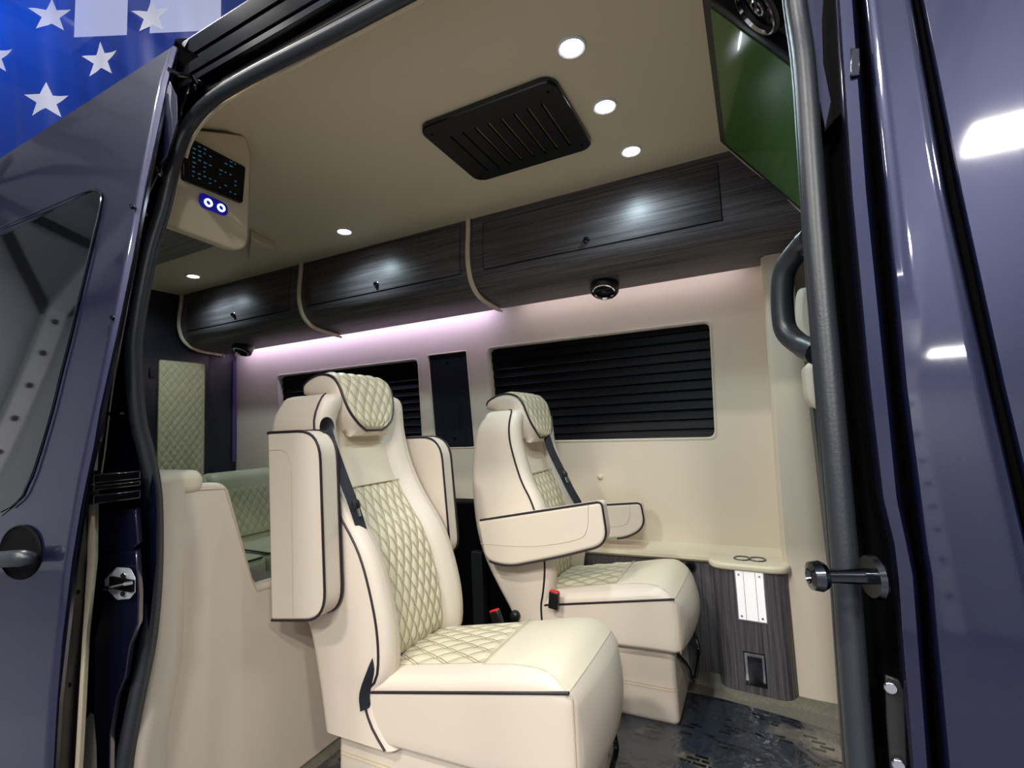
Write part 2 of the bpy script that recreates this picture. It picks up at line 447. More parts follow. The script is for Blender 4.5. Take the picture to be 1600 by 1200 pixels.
for (x, y, z), w, lw in zip(HANGAR_LAMPS, LAMP_W, LW):
    t = empty('bay_lamp', (x, y, z), 'white fluorescent bay lamp ' + lw, 'lamp', 'hangar bay lamps')
    mesh('lamp_housing', *box(x-.40, x+.40, y-.2, y+.2, z+.02, z+.1), m_white, t, bevel=.01)
    for s in (-.3, .3): mesh('hanger_rod', *tube([(x+s, y, z+.1), (x+s, y, 9)], .01, 5), m_hdark, t)
    lw_ = .75
    a = area('lamp_tube', (0, 0, 0), (0, 0, -1), lw_, .34, w, (1, .97, .93), parent=t)
    area('added_uplight', (0, 0, .12), (0, 0, 1), .7, .3, w*.30, (1, .97, .93), parent=t)  # upward light added to brighten the hangar ceiling

# dark bracing of the left end wall and roof
wb = empty('wall_bracing', (-13.5, -3, 5), 'dark diagonal steel bracing at the left end of the hangar', 'bracing')
for a, b in [((-13.7, -9, 5), (-10.5, -6, 8.9)), ((-13.7, -6, 8.6), (-13.7, -3, 5)), ((-13.7, -3, 5), (-13.7, 0, 8.6)), ((-13.7, 0, 8.4), (-13.7, 3, 5)), ((-12.6, -9, 8.7), (-12.6, 6, 8.7)), ((-11.2, -9, 8.8), (-11.2, 6, 8.8)), ((-13.6, -4.5, 7.2), (-10, -1.5, 8.9)), ((-13.6, -1, 7.4), (-10, -4.5, 8.9)), ((-13.7, -9, 7), (-13.7, 6, 7)), ((-9.8, -9, 8.85), (-9.8, 6, 8.85)), ((-13.6, 1.5, 6.5), (-8, -2, 8.9))]:
    mesh('brace', *tube([a, b], .11, 5), m_hdark, wb)
# ---- flag hung behind the van
FD = 6.0
fN = Vector((fwd.x, fwd.y, 0)).normalized(); fR = Vector((fN.y, -fN.x, 0))
def flagpt(px, py, d=0.0):
    r = ray(px, py); k = (FD + d) / (r.x*fN.x + r.y*fN.y); return C0 + r*k
def fold(s):      # depth of the folds across the cloth
    return .035*math.sin(s*2.3) + .022*math.sin(s*5.1+1) + .016*math.sin(s*9.7+.4) + .006*math.sin(s*23)
fo = flagpt(0, 240)
def flagsurf(s, z, d=0):   # s metres along the cloth
    p = Vector((0, 0, 0)) + fR*s; p.z = 0
    base = C0 + fN*FD + fR*s + fN*(fold(s + .12*z) + d); base.z = z
    return base
flag = empty('hanging_flag', tuple(flagsurf(-5.5, 1.0)), 'huge blue flag field with white stars hanging behind the van', 'flag')
rows = [[flagsurf(-9.0 + 7.0*i/160, 1.0 + 6.9*j/30) for i in range(161)] for j in range(31)]
mesh('flag_cloth', *grid(rows), m_flag, flag, sharp=80)
def star(cx, cy, R, rot=0.05):
    p0 = flagpt(cx, cy); rel = p0 - C0; s0 = rel.x*fR.x + rel.y*fR.y; z0 = p0.z
    V = []; F = []
    N = 10; k = 4
    ring_ = []
    for i in range(N):
        a = PI/2 + rot + 2*PI*i/N; rr = R if i % 2 == 0 else R*.40
        ring_.append((rr*math.cos(a), rr*math.sin(a)))
    V.append(flagsurf(s0, z0, -.012))
    outline = []
    for i in range(N):
        a, b = ring_[i], ring_[(i+1) % N]
        for t in range(k): outline.append((a[0]+(b[0]-a[0])*t/k, a[1]+(b[1]-a[1])*t/k))
    m = len(outline)
    for q in (1/3, 2/3, 1):
        for (x, y) in outline: V.append(flagsurf(s0 + x*q, z0 + y*q, -.012))
    for i in range(m): F.append((0, 1+i, 1+(i+1) % m))
    for r_ in range(2):
        for i in range(m): F.append((1+r_*m+i, 1+(r_+1)*m+i, 1+(r_+1)*m+(i+1) % m, 1+r_*m+(i+1) % m))
    mesh('star', V, F, m_star, flag, sharp=80)
for cx, cy in [(77, 22), (238, 27), (155, 92), (-7, 91), (73, 158), (-85, 155), (315, -40), (0, -46), (157, -44), (235, 162)]:
    star(cx, cy, .262)
# bright roof-light windows of the hangar behind the cloth
for (px, py, w, h) in ((158, 22, .78, .70), (290, 15, 1.05, .70)):
    c = flagpt(px, py, .7)
    wn = empty('window_9' if px < 200 else 'window_8', tuple(c)); wn['kind'] = 'structure'
    V = [c + fR*a*w/2*1.0 + Vector((0, 0, b*h/2)) for a, b in ((-1, -1), (1, -1), (1, 1), (-1, 1))]
    mesh('pane', V, [(0, 1, 2, 3)], mk('daylight_pane', (255, 255, 255), .5, emit=(240, 244, 255), es=2.4), wn)

# ================================================================== van body
van = empty('van', (-1.5, 1.5, GZ), 'dark metallic blue panel van with its side door slid open', 'van')
DX = -1.25      # leading edge of the parked sliding door
# roof and side above the opening
def sweepX(sec, x0, x1, nx=2):
    return grid([[(x0 + (x1-x0)*i/nx, y, z) for (y, z) in sec] for i in range(nx+1)])
roof_sec = [(.80, 2.245), (.815, 2.27), (.87, 2.335), (.95, 2.40), (1.08, 2.47), (1.3, 2.53), (1.6, 2.56), (2.0, 2.53), (2.35, 2.42), (2.5, 2.25), (2.55, 1.9), (2.56, 1.0), (2.56, -.45)]
mesh('roof', *sweepX(smooth_poly([(0,)+p for p in roof_sec][:9], 4) and [(p.y, p.z) for p in smooth_poly([(0,)+p for p in roof_sec], 4)], -4.6, 2.6), m_paint, van, sharp=60)
hdr = [(.80, 2.245), (.792, 2.205), (.787, 2.175), (.800, 2.170), (.786, 2.160), (.780, 2.13), (.776, 2.105), (.79, 2.098), (.774, 2.090), (.768, 2.065), (.80, 2.05)]
mesh('side_header', *sweepX(hdr, DX-.15, 1.6, 8), m_header, van, sharp=40)
mesh('roof_side', *sweepX([(.80, 2.245), (.77, 2.16), (.742, 2.08), (.70, 2.0), (.70, 1.5)], -4.6, DX-.15, 6), m_paint, van, sharp=60)
mesh('door_track', *sweepX([(.80, 2.05), (.80, 2.01), (.776, 1.995), (.765, 2.008), (.758, 2.006), (.762, 1.978), (.770, 1.966)], DX-.1, 1.2, 4), m_blackgloss, van, sharp=40)
mesh('track_lip', *tube([(-1.24, .757, 2.004), (1.2, .757, 2.004)], .005, 6), m_chrome_dark, van)
# closed ends of the body; dark cab panel added to shut out light
mesh('rear_panel', *prism([(.56, -.45), (.56, 1.0), (.70, 1.9), (.9, 2.4), (1.6, 2.56), (2.35, 2.42), (2.55, 1.9), (2.56, -.45)], 'X', -4.62, -4.58), m_paint, van)
mesh('added_cab_panel', *prism([(.62, -.45), (.62, 1.0), (.75, 1.9), (.95, 2.4), (1.6, 2.52), (2.3, 2.4), (2.5, 1.9), (2.5, -.45)], 'X', 1.7, 1.74), m_black, van)
# floor pan under the body
mesh('underbody', *box(-4.55, 2.55, .60, 2.5, -.42, -.06), m_gap, van)

# ---- right side: pillar, groove, front door
YR = [-520, -400, -280, -140, 0, 100, 200, 300, 400, 500, 600, 700, 780, 850, 900, 1000, 1100, 1190, 1300, 1420]
def colR(tab, off, ys=YR):
    return [onB(interp(tab, y), y, off if not callable(off) else off(y)) for y in ys]
T_blk = [(0, 1258), (300, 1285), (600, 1313), (900, 1337), (1190, 1364)]
T_rl = [(0, 1306), (300, 1326), (600, 1354), (780, 1375), (850, 1392), (900, 1398), (1190, 1421)]
T_rr = [(0, 1338), (300, 1360), (600, 1390), (780, 1408), (850, 1423), (900, 1433), (1190, 1455)]
T_gl = [(0, 1343), (300, 1370), (600, 1398), (850, 1428), (900, 1438), (1190, 1460)]
T_gr = [(0, 1350), (300, 1382), (600, 1409), (850, 1441), (900, 1449), (1190, 1476)]
T_kl = [(0, 1425), (300, 1478), (600, 1545), (820, 1596), (1190, 1688)]
T_kr = [(0, 1437), (300, 1496), (600, 1562), (820, 1615), (1190, 1708)]
def sh(T, d): return [(a, b+d) for a, b in T]
def strip(cols): return grid([list(c) for c in zip(*cols)])
rg = [colR(sh(T_rl, -6), .075), colR(sh(T_rl, -1), .022), colR(sh(T_rl, 2), .012), colR(sh(T_rl, 6), .006), colR(sh(T_rr, -7), .004), colR(sh(T_rr, -2), .010), colR(T_rr, .020)]
mesh('door_pillar', *strip(rg), m_paint, van, sharp=50)
mesh('pillar_channel', *strip([colR(sh(T_blk, -26), .085), colR(sh(T_blk, 0), .080), colR(sh(T_rl, -16), .085), colR(sh(T_rl, -6), .075)]), m_gap, van, sharp=50)
mesh('pillar_groove', *strip([colR(T_rr, .020), colR(T_gl, .034), colR(sh(T_gl, 4), .036), colR(sh(T_gr, -1), .014)]), m_gap, van, sharp=50)
def lower(y): return .0
sk = [colR(sh(T_gr, -2), .012), colR(sh(T_gr, 2), .003), colR(sh(T_gr, 8), 0)]
for k in (.3, .6, .85): sk.append([onB(interp(T_gr, y)+8 + (interp(T_kl, y)-interp(T_gr, y)-16)*k, y, 0) for y in YR])
sk += [colR(sh(T_kl, -6), 0), colR(sh(T_kl, -1), .003), colR(T_kl, .012)]
mesh('pillar_skin', *strip(sk), m_paint, van, sharp=50)
mesh('shut_line', *strip([colR(T_kl, .012), colR(sh(T_kl, 3), .035), colR(sh(T_kr, -3), .035), colR(T_kr, .012)]), m_gap, van, sharp=50)
fd = [colR(T_kr, .012), colR(sh(T_kr, 2), .003), colR(sh(T_kr, 8), 0)]
xr = [p.x for p in fd[-1]]
for k in (.08, .2, .4, .8, 1.4): fd.append([Vector((p.x+k, p.y, p.z)) for p in fd[2]])
mesh('front_door', *strip(fd), m_paint, van, sharp=50)
# sculpted recess at the top of the pillar, guide pin and lower cover plate
def patch(pts, off, mat, name, par=van, thick=.004):
    P = [onB(x, y, off) for x, y in pts]; n = len(P)
    Q = [p + Vector((0, -thick, 0)) for p in P]
    V = P + Q; F = [tuple(range(n)), tuple(range(n, 2*n))[::-1]] + [(i, (i+1) % n, n+(i+1) % n, n+i) for i in range(n)]
    return mesh(name, V, F, mat, par, bevel=.0012)
patch([(1288, -30), (1308, -20), (1328, 60), (1336, 150), (1318, 176), (1300, 195), (1287, 210), (1298, 160), (1286, 100), (1284, 35)], .060, m_gap, 'pillar_recess')
patch([(1250, -30), (1287, -30), (1290, 50), (1303, 168), (1289, 206), (1276, 150), (1262, 60)], .062, m_paint, 'pillar_web')
patch([(1328, 78), (1343, 78), (1343, 120), (1327, 122)], .004, m_chrome_dark, 'hinge_cover')
patch([(1382, 1052), (1404, 1060), (1412, 1078), (1418, 1230), (1392, 1230), (1384, 1120)], .026, m_flange, 'pillar_cover_plate')
for (x, y) in ((1391, 1073), (1403, 1193)):
    p = onB(x, y, .020); mesh('cover_screw', *disc(p, (0, -1, 0), .0055, 12, .004), m_chrome, van, bevel=.001)
# guide pin
p0 = onB(1372, 900, .055); p1 = onB(1341, 899, .0)
pd = Vector((-1, -.35, .02)).normalized()
base = onB(1372, 901, .010)
tip = base + pd*.058
mesh('guide_pin', *ring(base, pd, [(.0, .0), (.019, 0), (.021, .003), (.019, .008), (.0075, .008), (.0065, .045), (.012, .047), (.0145, .052), (.013, .060), (.007, .062), (.005, .058), (0, .058)], 20), m_chrome_dark, van, sharp=30)

# ---- rubber door seal: one closed loop round the opening
def S(px, py, X=None, Y=None, off=.02):
    return onX(px, py, X) if X is not None else (onY(px, py, Y) if Y is not None else onB(px, py, off))
left = [(190, 1260), (194, 1190), (211, 1100), (231, 1000), (240, 900), (241, 800), (236, 745), (226, 700), (214, 650), (208, 560), (213, 500), (232, 400), (253, 330), (267, 270), (279, 228)]
sealp = [onX(a, b, -1.30) for a, b in left]
top = [(297, 192), (330, 156), (383, 123), (440, 93), (520, 52), (640, -12), (760, -78)]
for k, (a, b) in enumerate(top): sealp.append(onY(a, b, [.735, .737, .739, .74, .74, .74, .74][k]))
zt = sealp[-1].z
rightp = [onB(1243, 0, .05), onB(1257, 100, .05), onB(1268, 250, .05), onB(1279, 400, .05), onB(1293, 560, .05), onB(1305, 700, .05), onB(1322, 900, .05), onB(1333, 1050, .05), onB(1344, 1190, .05), onB(1353, 1290, .05)]
a0 = sealp[-1]; b0 = rightp[0]
sealp += [a0 + (Vector((b0.x-.12, .74, zt)) - a0)*.5, Vector((b0.x-.12, .735, zt-.002)), Vector((b0.x-.04, .72, zt-.03)), Vector((b0.x-.008, .71, zt-.10))] + rightp
pts = smooth_poly(sealp, 4)
rad = []
for p in pts:
    rad.append(.0165 if p.x < -.3 else .0128)
seal = mesh('door_seal', *tube(pts, rad, 10), m_rubber, van, sharp=80)
# second lip of the seal, towards the cabin
pts2 = [p + Vector((.004 if p.x < -.6 else (-.008 if p.x > -.02 else 0), .012, -.003 if p.z > 1.9 else 0)) for p in pts]
mesh('seal_lip', *tube(pts2, .006, 8), m_rubber, van, sharp=80)

# ---- left side: jamb between the parked door and the seal
YL = [60, 100, 130, 200, 290, 400, 520, 640, 700, 760, 800, 880, 1000, 1100, 1190, 1290]
T_edge = [(60, 278), (130, 258), (225, 239), (290, 224), (400, 205), (520, 180), (640, 153), (700, 143), (760, 130), (800, 122), (880, 109), (1000, 94), (1100, 86), (1190, 81)]
T_fl = [(60, 286), (130, 268), (290, 234), (400, 216), (520, 193), (640, 172), (700, 158), (760, 143), (800, 138), (880, 136), (1000, 128), (1100, 122), (1190, 117)]
T_sl = [(60, 370), (100, 330), (130, 300), (200, 262), (290, 247), (400, 222), (520, 198), (640, 200), (700, 216), (760, 231), (800, 233), (880, 232), (1000, 219), (1100, 197), (1190, 180)]
dprof = lambda z: prof(z) - .06
def onD(px, py, off=0): return onB(px, py, off - .06)
YE = onX
# jamb backing: recessed wall of the body
jr = []
for y in YL:
    a = interp(T_fl, y) - 12; b = interp(T_sl, y) + 12
    r = []
    for k in range(7):
        x = a + (b-a)*k/6
        Yk = [.60, .655, .665, .665, .66, .66, .665][k] + .10*max(0, (prof(onX(x, y, -1.3).z) - .58))
        dz = onX(x, y, -1.32)
        r.append(onY(x, y, Yk + max(0, prof(dz.z)-.60)))
    jr.append(r)
mesh('door_jamb', *grid(jr), m_paint_dark, van, sharp=50)
# raised rib with a bright edge running down the jamb
rib = [onX(x, y, -1.285) for x, y in [(296, 130), (262, 240), (232, 300), (215, 370), (200, 440), (190, 500), (178, 580), (170, 640), (163, 700), (157, 740)]]
rib = smooth_poly(rib, 3)
mesh('jamb_rib', *tube(rib, .0035, 6), m_chrome_dark, van)
# tapered shiny damper rods beside the rib
mesh('gas_strut', *tube([onX(168, 560, -1.28), onX(160, 640, -1.28), onX(152, 690, -1.28)], .008, 8), m_blackgloss, van)
mesh('strut_rod', *tube([onX(172, 510, -1.28), onX(168, 560, -1.28)], .004, 8), m_chrome_dark, van)
mesh('strut_end', *tube([onX(150, 697, -1.28), onX(148, 735, -1.28)], .005, 8), m_chrome_dark, van)
# centre roller track brackets
for y, h in ((748, .010), (762, .006), (780, .010)):
    a = onX(146, y, -1.28); b = onX(205, y-2, -1.30)
    mesh('track_bracket', *box(min(a.x, b.x)-.02, max(a.x, b.x)+.02, a.y-.01, b.y, a.z-h, a.z+h), m_blackgloss, van, bevel=.003)
# blue lower jamb with the striker
def jpt(px, py, Y=.622): return onY(px, py, Y)
def qpatch(name, pts, Y, mat, par, d=.006, bevel=.002):
    P = [jpt(x, y, Y) for x, y in pts]; Q = [p + Vector((-.02, d, 0)) for p in P]; n = len(P)
    V = P + Q; F = [tuple(range(n)), tuple(range(n, 2*n))[::-1]] + [(i, (i+1) % n, n+(i+1) % n, n+i) for i in range(n)]
    return mesh(name, V, F, mat, par, bevel=bevel)
qpatch('jamb_cap', [(150, 800), (212, 795), (216, 850), (205, 862), (160, 864), (148, 830)], .618, m_paint, van, .02, .004)
qpatch('jamb_plate', [(161, 866), (213, 860), (217, 930), (216, 975), (203, 1010), (196, 1060), (183, 1090), (172, 1150), (170, 1260), (152, 1260), (150, 1170), (146, 1120), (147, 1000), (156, 960), (163, 940), (161, 900)], .615, m_paint, van, .02, .004)
striker = qpatch('door_striker', [(186, 888), (205, 889), (212, 903), (212, 925), (203, 936), (184, 938), (167, 920), (166, 908)], .605, m_steel, van, .005, .0015)
for (x, y) in ((194, 899), (194, 927)):
    mesh('striker_screw', *disc(jpt(x, y, .603), (.6, -1, 0), .0065, 14, .004), m_chrome, striker, bevel=.001)
a = jpt(172, 917, .600); b = jpt(207, 910, .600)
mesh('striker_opening', *box(a.x, b.x, a.y-.002, a.y+.004, min(a.z, b.z)-.002, max(a.z, b.z)+.004), m_gap, striker)
mesh('striker_loop', *tube([a, a+Vector((.004, -.012, 0)), b+Vector((-.004, -.012, 0)), b], .0042, 8), m_chrome, striker)
# top corner hinge hardware
for (x, y, r) in ((246, 268, .010), (228, 312, .006), (225, 333, .006), (333, 124, .008), (305, 135, .007), (206, 323, .005), (176, 497, .005), (133, 725, .004), (190, 646, .004)):
    p = onX(x, y, -1.27); mesh('body_bolt', *ring(p, (.8, -.6, 0), [(0, .006), (r*.45, .006), (r*.5, .003), (r*.8, .006), (r, .003), (r*1.15, -.004)], 14), m_chrome_dark, van, sharp=30)
mesh('roller_arm', *tube([onX(262, 108, -1.25), onX(278, 116, -1.24), onX(296, 119, -1.24)], .006, 8), m_chrome_dark, van)
mesh('roller_bracket', *tube([onX(300, 118, -1.24), onX(306, 128, -1.24), onX(320, 133, -1.25)], .007, 8), m_chrome_dark, van)
qpatch('corner_gusset', [(265, 125), (277, 150), (278, 190), (262, 240), (245, 262), (240, 230), (250, 180)], .66, m_paint, van, .01)

# ---- sliding door parked open over the rear side
door = empty('sliding_door', (0, 0, 0)); door.parent = van; door.location = Vector((0, 0, 0)) - van.location
ZD = [-.3, 0, .3, .46, .58, .7, .84, .99, 1.1, 1.2, 1.315, 1.42, 1.55, 1.675, 1.8, 1.9, 1.97, 2.02, 2.08]
eX = {}
def edgeX(z): return DX
drows = []
for z in ZD:
    Y = prof(z)-.06
    drows.append([(x, Y + (.008 if x > DX-.004 else 0), z) for x in [-3.4, -3.0, -2.6, -2.2, -1.9, -1.6, -1.4, DX-.03, DX-.008, DX-.003, DX]])
mesh('door_skin', *grid(drows), m_paint, door, sharp=60)
dtop = [(x, prof(2.08)-.06 + dy, 2.08 + dz) for x in (0,) for dy, dz in ((0, 0),)]
mesh('door_top_edge', *grid([[(x, .682, 2.08), (x, .69, 2.088), (x, .74, 2.088)] for x in (-3.4, DX)]), m_paint, door)
mesh('door_edge_flange', *grid([[(DX, prof(z)-.052, z), (DX-.001, prof(z)-.046, z)] for z in ZD]), m_chrome_dark, door)
# inner flange (dark) and trim (cream) shown edge on
rows = []
for y in YL:
    a = onX(interp(T_edge, y)+3, y, DX-.001); b = onY(interp(T_fl, y), y, a.y + .050)
    rows.append([a, a*.5+b*.5, b])
mesh('door_inner_flange', *grid(rows), m_flange, door, sharp=60)
Tc0 = [(748, 138), (780, 138), (880, 136), (1000, 128), (1100, 122), (1190, 117), (1290, 111)]
Tc1 = [(748, 140), (756, 146), (765, 149), (880, 147), (1000, 134), (1100, 129), (1190, 124), (1290, 118)]
rows = []
for y in (748, 756, 765, 800, 880, 940, 1000, 1060, 1100, 1190, 1290):
    Yb = dprof(onY(140, y, .56).z) + .055
    a = onY(interp(Tc0, y), y, Yb-.004); b = onY(interp(Tc1, y), y, Yb); c = b + Vector((-.03, .02, 0))
    rows.append([a, a*.5+b*.5+Vector((.001, -.003, 0)), b, c])
mesh('door_inner_trim', *grid(rows), m_trim, door, sharp=60)
for (x, y) in ((121, 925), (107, 1070), (95, 1185), (123, 830)):
    p = onY(x, y, dprof(onY(x, y, .52).z)+.03)
    mesh('flange_clip', *disc(p, (.8, -.6, 0), .005, 10, .003), m_gap, door)
# window of the sliding door
wedge = [(1.672, (149, 302)), (1.655, (157, 312)), (1.60, (153, 345)), (1.5, (143, 390)), (1.4, (131, 438))]
outl = [(-420, 560), (0, 357), (60, 332), (100, 315), (135, 301), (148, 299), (156, 303), (158, 313), (153, 340), (143, 382), (128, 445), (112, 512), (96, 575), (80, 640), (62, 702), (48, 745), (34, 775), (15, 793), (0, 801), (-300, 900)]
# trace as rows of constant height on the door skin
right_edge = [onD(x, y, -.002) for x, y in outl[5:19]]
def glassrows(off, grow=0):
    rows = []
    zs = [p.z for p in right_edge]
    for p in right_edge:
        n = 9
        row = [Vector((-3.1 + (p.x + grow + 3.1)*k/(n-1), dprof(p.z)+off, p.z)) for k in range(n)]
        rows.append(row)
    return rows
mesh('window_frame', *grid([[q + Vector((0, 0, (.008 if i == 0 else (-.008 if i == len(right_edge)-1 else 0)))) for q in r] for i, r in enumerate(glassrows(-.002, .007))]), m_blackgloss, door, sharp=60)
mesh('window_pane', *grid(glassrows(-.004)), m_glass, door, sharp=60)
mesh('window_trim', *tube([p + Vector((.007, -.003, 0)) for p in smooth_poly([onD(x, y, -.003) for x, y in outl[1:18]], 3)], .0022, 6), m_chrome_dark, door)
# handle cup and pull
hc = onD(64, 868, -.001)
cup = mesh('handle_cup', *ring((hc.x-.098, hc.y, hc.z), (0, -1, .06), [(.0, .001), (.06, .001), (.090, .0015), (.094, .004), (.098, .003), (.100, 0)], 40, up=(1, 0, 0), sy=.58), m_gap, door, sharp=40)
hp = [onD(-120, 880, -.03), onD(-60, 878, -.034), onD(0, 874, -.034), onD(35, 872, -.03), onD(58, 872, -.012)]
mesh('handle_pull', *tube(smooth_poly(hp, 4), [.017]*13+[.015, .013, .011, .008][:4], 12), m_handle, door, sharp=60)
# ================================================================== interior shell
CZ = 2.09      # ceiling height
WY = 2.40      # far side wall
XR = -3.55     # rear wall
st('floor', box(-3.6, .25, .66, 2.42, -.05, 0), m_carpet)
st('floor_front', box(.25, 1.7, .66, 2.45, -.35, -.30), m_black)
csec = [(.760, 1.944), (.775, 1.958), (.80, 1.982), (.86, 2.028), (.95, 2.068), (1.06, CZ), (1.5, CZ), (2.0, CZ), (2.42, CZ)]
V, F = grid([[(x, y, z) for (y, z) in csec] for x in [-3.6 + 3.68*i/6 for i in range(7)]])
ceil = st('ceiling', (V, F), m_ceiling, sharp=60)
# cream rim that follows the rounded rear corner of the opening
rim = [onY(x, y, .768) for x, y in [(289, 246), (296, 224), (312, 196), (337, 169), (385, 137), (440, 110), (520, 70)]]
rim.append(Vector((.05, .768, rim[-1].z)))
mesh('corner_trim', *tube(smooth_poly(rim, 3), .007, 6), m_trim, ceil)

def rr_at(cn, r=.03, n=5):     # world XZ rounded outline
    return round_poly(cn, r, n)
w1 = rr_at([(p.x, p.z) for p in (onY(1108, 503, WY), onY(762, 545, WY), onY(776, 690, WY), onY(1117, 683, WY))], .035)
w2 = rr_at([(p.x, p.z) for p in (onY(652, 562, WY), onY(434, 588, WY), onY(440, 705, WY), onY(660, 692, WY))], .035)
wp = [(p.x, p.z) for p in (onY(728, 549, WY), onY(669, 556, WY), onY(681, 700, WY), onY(741, 698, WY))]
wp = rr_at(wp, .012, 3)
outer = [(-3.6, .30), (.3, .30), (.3, CZ), (-3.6, CZ)]
wall = st('wall_left', holed(outer, [w1, w2, wp], lambda x, z: (x, WY, z)), m_wall, sharp=60)
def reveal(poly, y0, y1, flare=.012):
    cx = sum(p[0] for p in poly)/len(poly); cz = sum(p[1] for p in poly)/len(poly)
    def off(p, d):
        v = Vector((p[0]-cx, p[1]-cz)); return (p[0] + d*(1 if v.x > 0 else -1), p[1] + d*(1 if v.y > 0 else -1))
    rows = [[(off(p, flare)[0], y0-.0015, off(p, flare)[1]) for p in poly], [(off(p, flare*.4)[0], y0-.004, off(p, flare*.4)[1]) for p in poly], [(p[0], y0+.004, p[1]) for p in poly], [(p[0], y1, p[1]) for p in poly]]
    return grid(rows, cu=True)
def blind(x0, x1, z0, z1, y, par):
    n = 12; rows = []
    for i in range(n):
        for f_, d in ((0, .010), (.80, .0), (.88, -.003), (.93, .006)):
            z = z1 - (z1-z0)*(i+f_)/n; rows.append([(x0, y + d, z), (x1, y + d, z)])
    mesh('pleated_blind', *grid(rows), m_blind, par, sharp=20)
    mesh('bottom_rail', *box(x0, x1, y-.004, y+.008, z0-.002, z0+.016), m_black, par, bevel=.002)
for nme, w in (('window_1', w1), ('window_2', w2)):
    xs = [p[0] for p in w]; zs = [p[1] for p in w]
    e = empty(nme, ((min(xs)+max(xs))/2, WY, min(zs)), kind='structure')
    mesh('window_reveal', *reveal(w, WY, WY+.045), m_blindframe, e, sharp=50)
    blind(min(xs)-.01, max(xs)+.01, min(zs)-.01, max(zs)+.01, WY+.035, e)
    mesh('window_pane', *box(min(xs)-.02, max(xs)+.02, WY+.055, WY+.06, min(zs)-.02, max(zs)+.02), m_glass, e)
e = empty('trim_1', (wp[0][0], WY, .9), kind='structure')
mesh('panel_reveal', *reveal(wp, WY, WY+.02, .008), m_trim, e, sharp=50)
mesh('wood_panel', *prism(wp, 'Y', WY+.008, WY+.02), m_wood_dark, e)
for px, py in ((699, 567), (711, 685)):
    p = onY(px, py, WY+.007); mesh('panel_button', *disc(p, (0, -1, 0), .007, 12, .003), m_chrome_dark, e)
# little button on the wall
p = onY(938, 745, WY)
tag(mesh('wall_button', *ring(p, (0, -1, 0), [(0, .012), (.006, .011), (.012, .007), (.015, .003), (.016, 0)], 18), m_trim), 'small round cream button on the cream wall below the front window', 'button')
# lower wall: ledge and wood wainscot
st('baseboard_left', box(-3.55, .06, 2.27, 2.40, 0.0, .455), m_wood_z)
lg = grid([[(x, 2.40, .505), (x, 2.385, .50), (x, 2.27, .492), (x, 2.255, .485), (x, 2.253, .472), (x, 2.262, .462), (x, 2.28, .455)] for x in (-3.55, -.22, .06)])
tag(mesh('wall_ledge', *lg, m_trim, sharp=40), 'long cream leather ledge capping the wood panelling along the far wall', 'ledge')
for px, py in ((1058, 884), (1079, 885)):
    p = onY(px, py, 2.268)
    o = empty('socket', tuple(p), 'black round charging socket in the wood panel behind the far seat, %s of two' % ('left' if px < 1070 else 'right'), 'socket', 'wall sockets')
    mesh('socket_ring', *ring(p, (0, -1, 0), [(0, .002), (.012, .003), (.015, .008), (.021, .008), (.023, 0)], 20), m_black, o, sharp=30)
    mesh('socket_cap', *disc(p + Vector((0, -.003, 0)), (0, -1, 0), .011, 16, .006), m_gap, o, bevel=.001)
# cream pillar cover by the cab
pl = [onY(x, y, 2.19) for x, y in ((1189, 405), (1191, 423), (1206, 640), (1222, 860), (1243, 1086))]
pr = [onY(x, y, 2.19) for x, y in ((1234, 395), (1240, 423), (1272, 640), (1299, 860), (1318, 1108))]
pr2 = []
rows = []
zz = [1.72, 1.55, 1.3, 1.09, .9, .7, .55, .42, .2, .0]
def xz(P, z):
    return interp([(p.z, p.x) for p in reversed(P)], z)
for z in zz:
    a, b = xz(pl, z), xz(pr, z)
    rows.append([(a+.002, WY, z), (a, 2.21, z), (a+.012, 2.19, z), ((a+b)/2, 2.186, z), (b-.012, 2.19, z), (b, 2.205, z), (b+.02, WY, z)])
st('trim_2', grid(rows), m_wall, sharp=50)

# ---- floor: film, step lip, mat
edge = [onZ(x, y, .004) for x, y in ((960, 1112), (1000, 1090), (1085, 1078), (1150, 1085), (1240, 1102), (1310, 1122), (1312, 1300), (900, 1360), (820, 1300), (905, 1170))]
f = [(p.x, p.y) for p in edge]
film = mesh('floor_film', *prism([(-1.35, 2.10), (-.2, 2.085), (.0, 2.05), (.19, 2.0), (.20, .80), (-1.35, .80)], 'Z', .001, .006), m_film)
tag(film, 'glossy dark printed protective film laid over the van floor', 'film')
lip = smooth_poly([onZ(x, y, .012) for x, y in ((1060, 1052), (1100, 1062), (1130, 1072), (1150, 1083), (1190, 1090), (1240, 1096), (1300, 1112), (1318, 1118))], 3)
V, F = grid([[p + Vector((0, .13, -.008)), p + Vector((0, .03, .004)), p + Vector((0, 0, 0)), p + Vector((0, -.016, -.004)), p + Vector((0, -.02, -.012))] for p in lip])
tag(mesh('carpet_edge', V, F, m_carpet, sharp=50), 'grey beige carpet border along the foot of the console', 'carpet')
tag(mesh('step_edge', *box(.2, .28, .80, 2.0, -.05, .02), m_black, bevel=.008), 'black rubber step edge at the cab end of the floor', 'step edge')

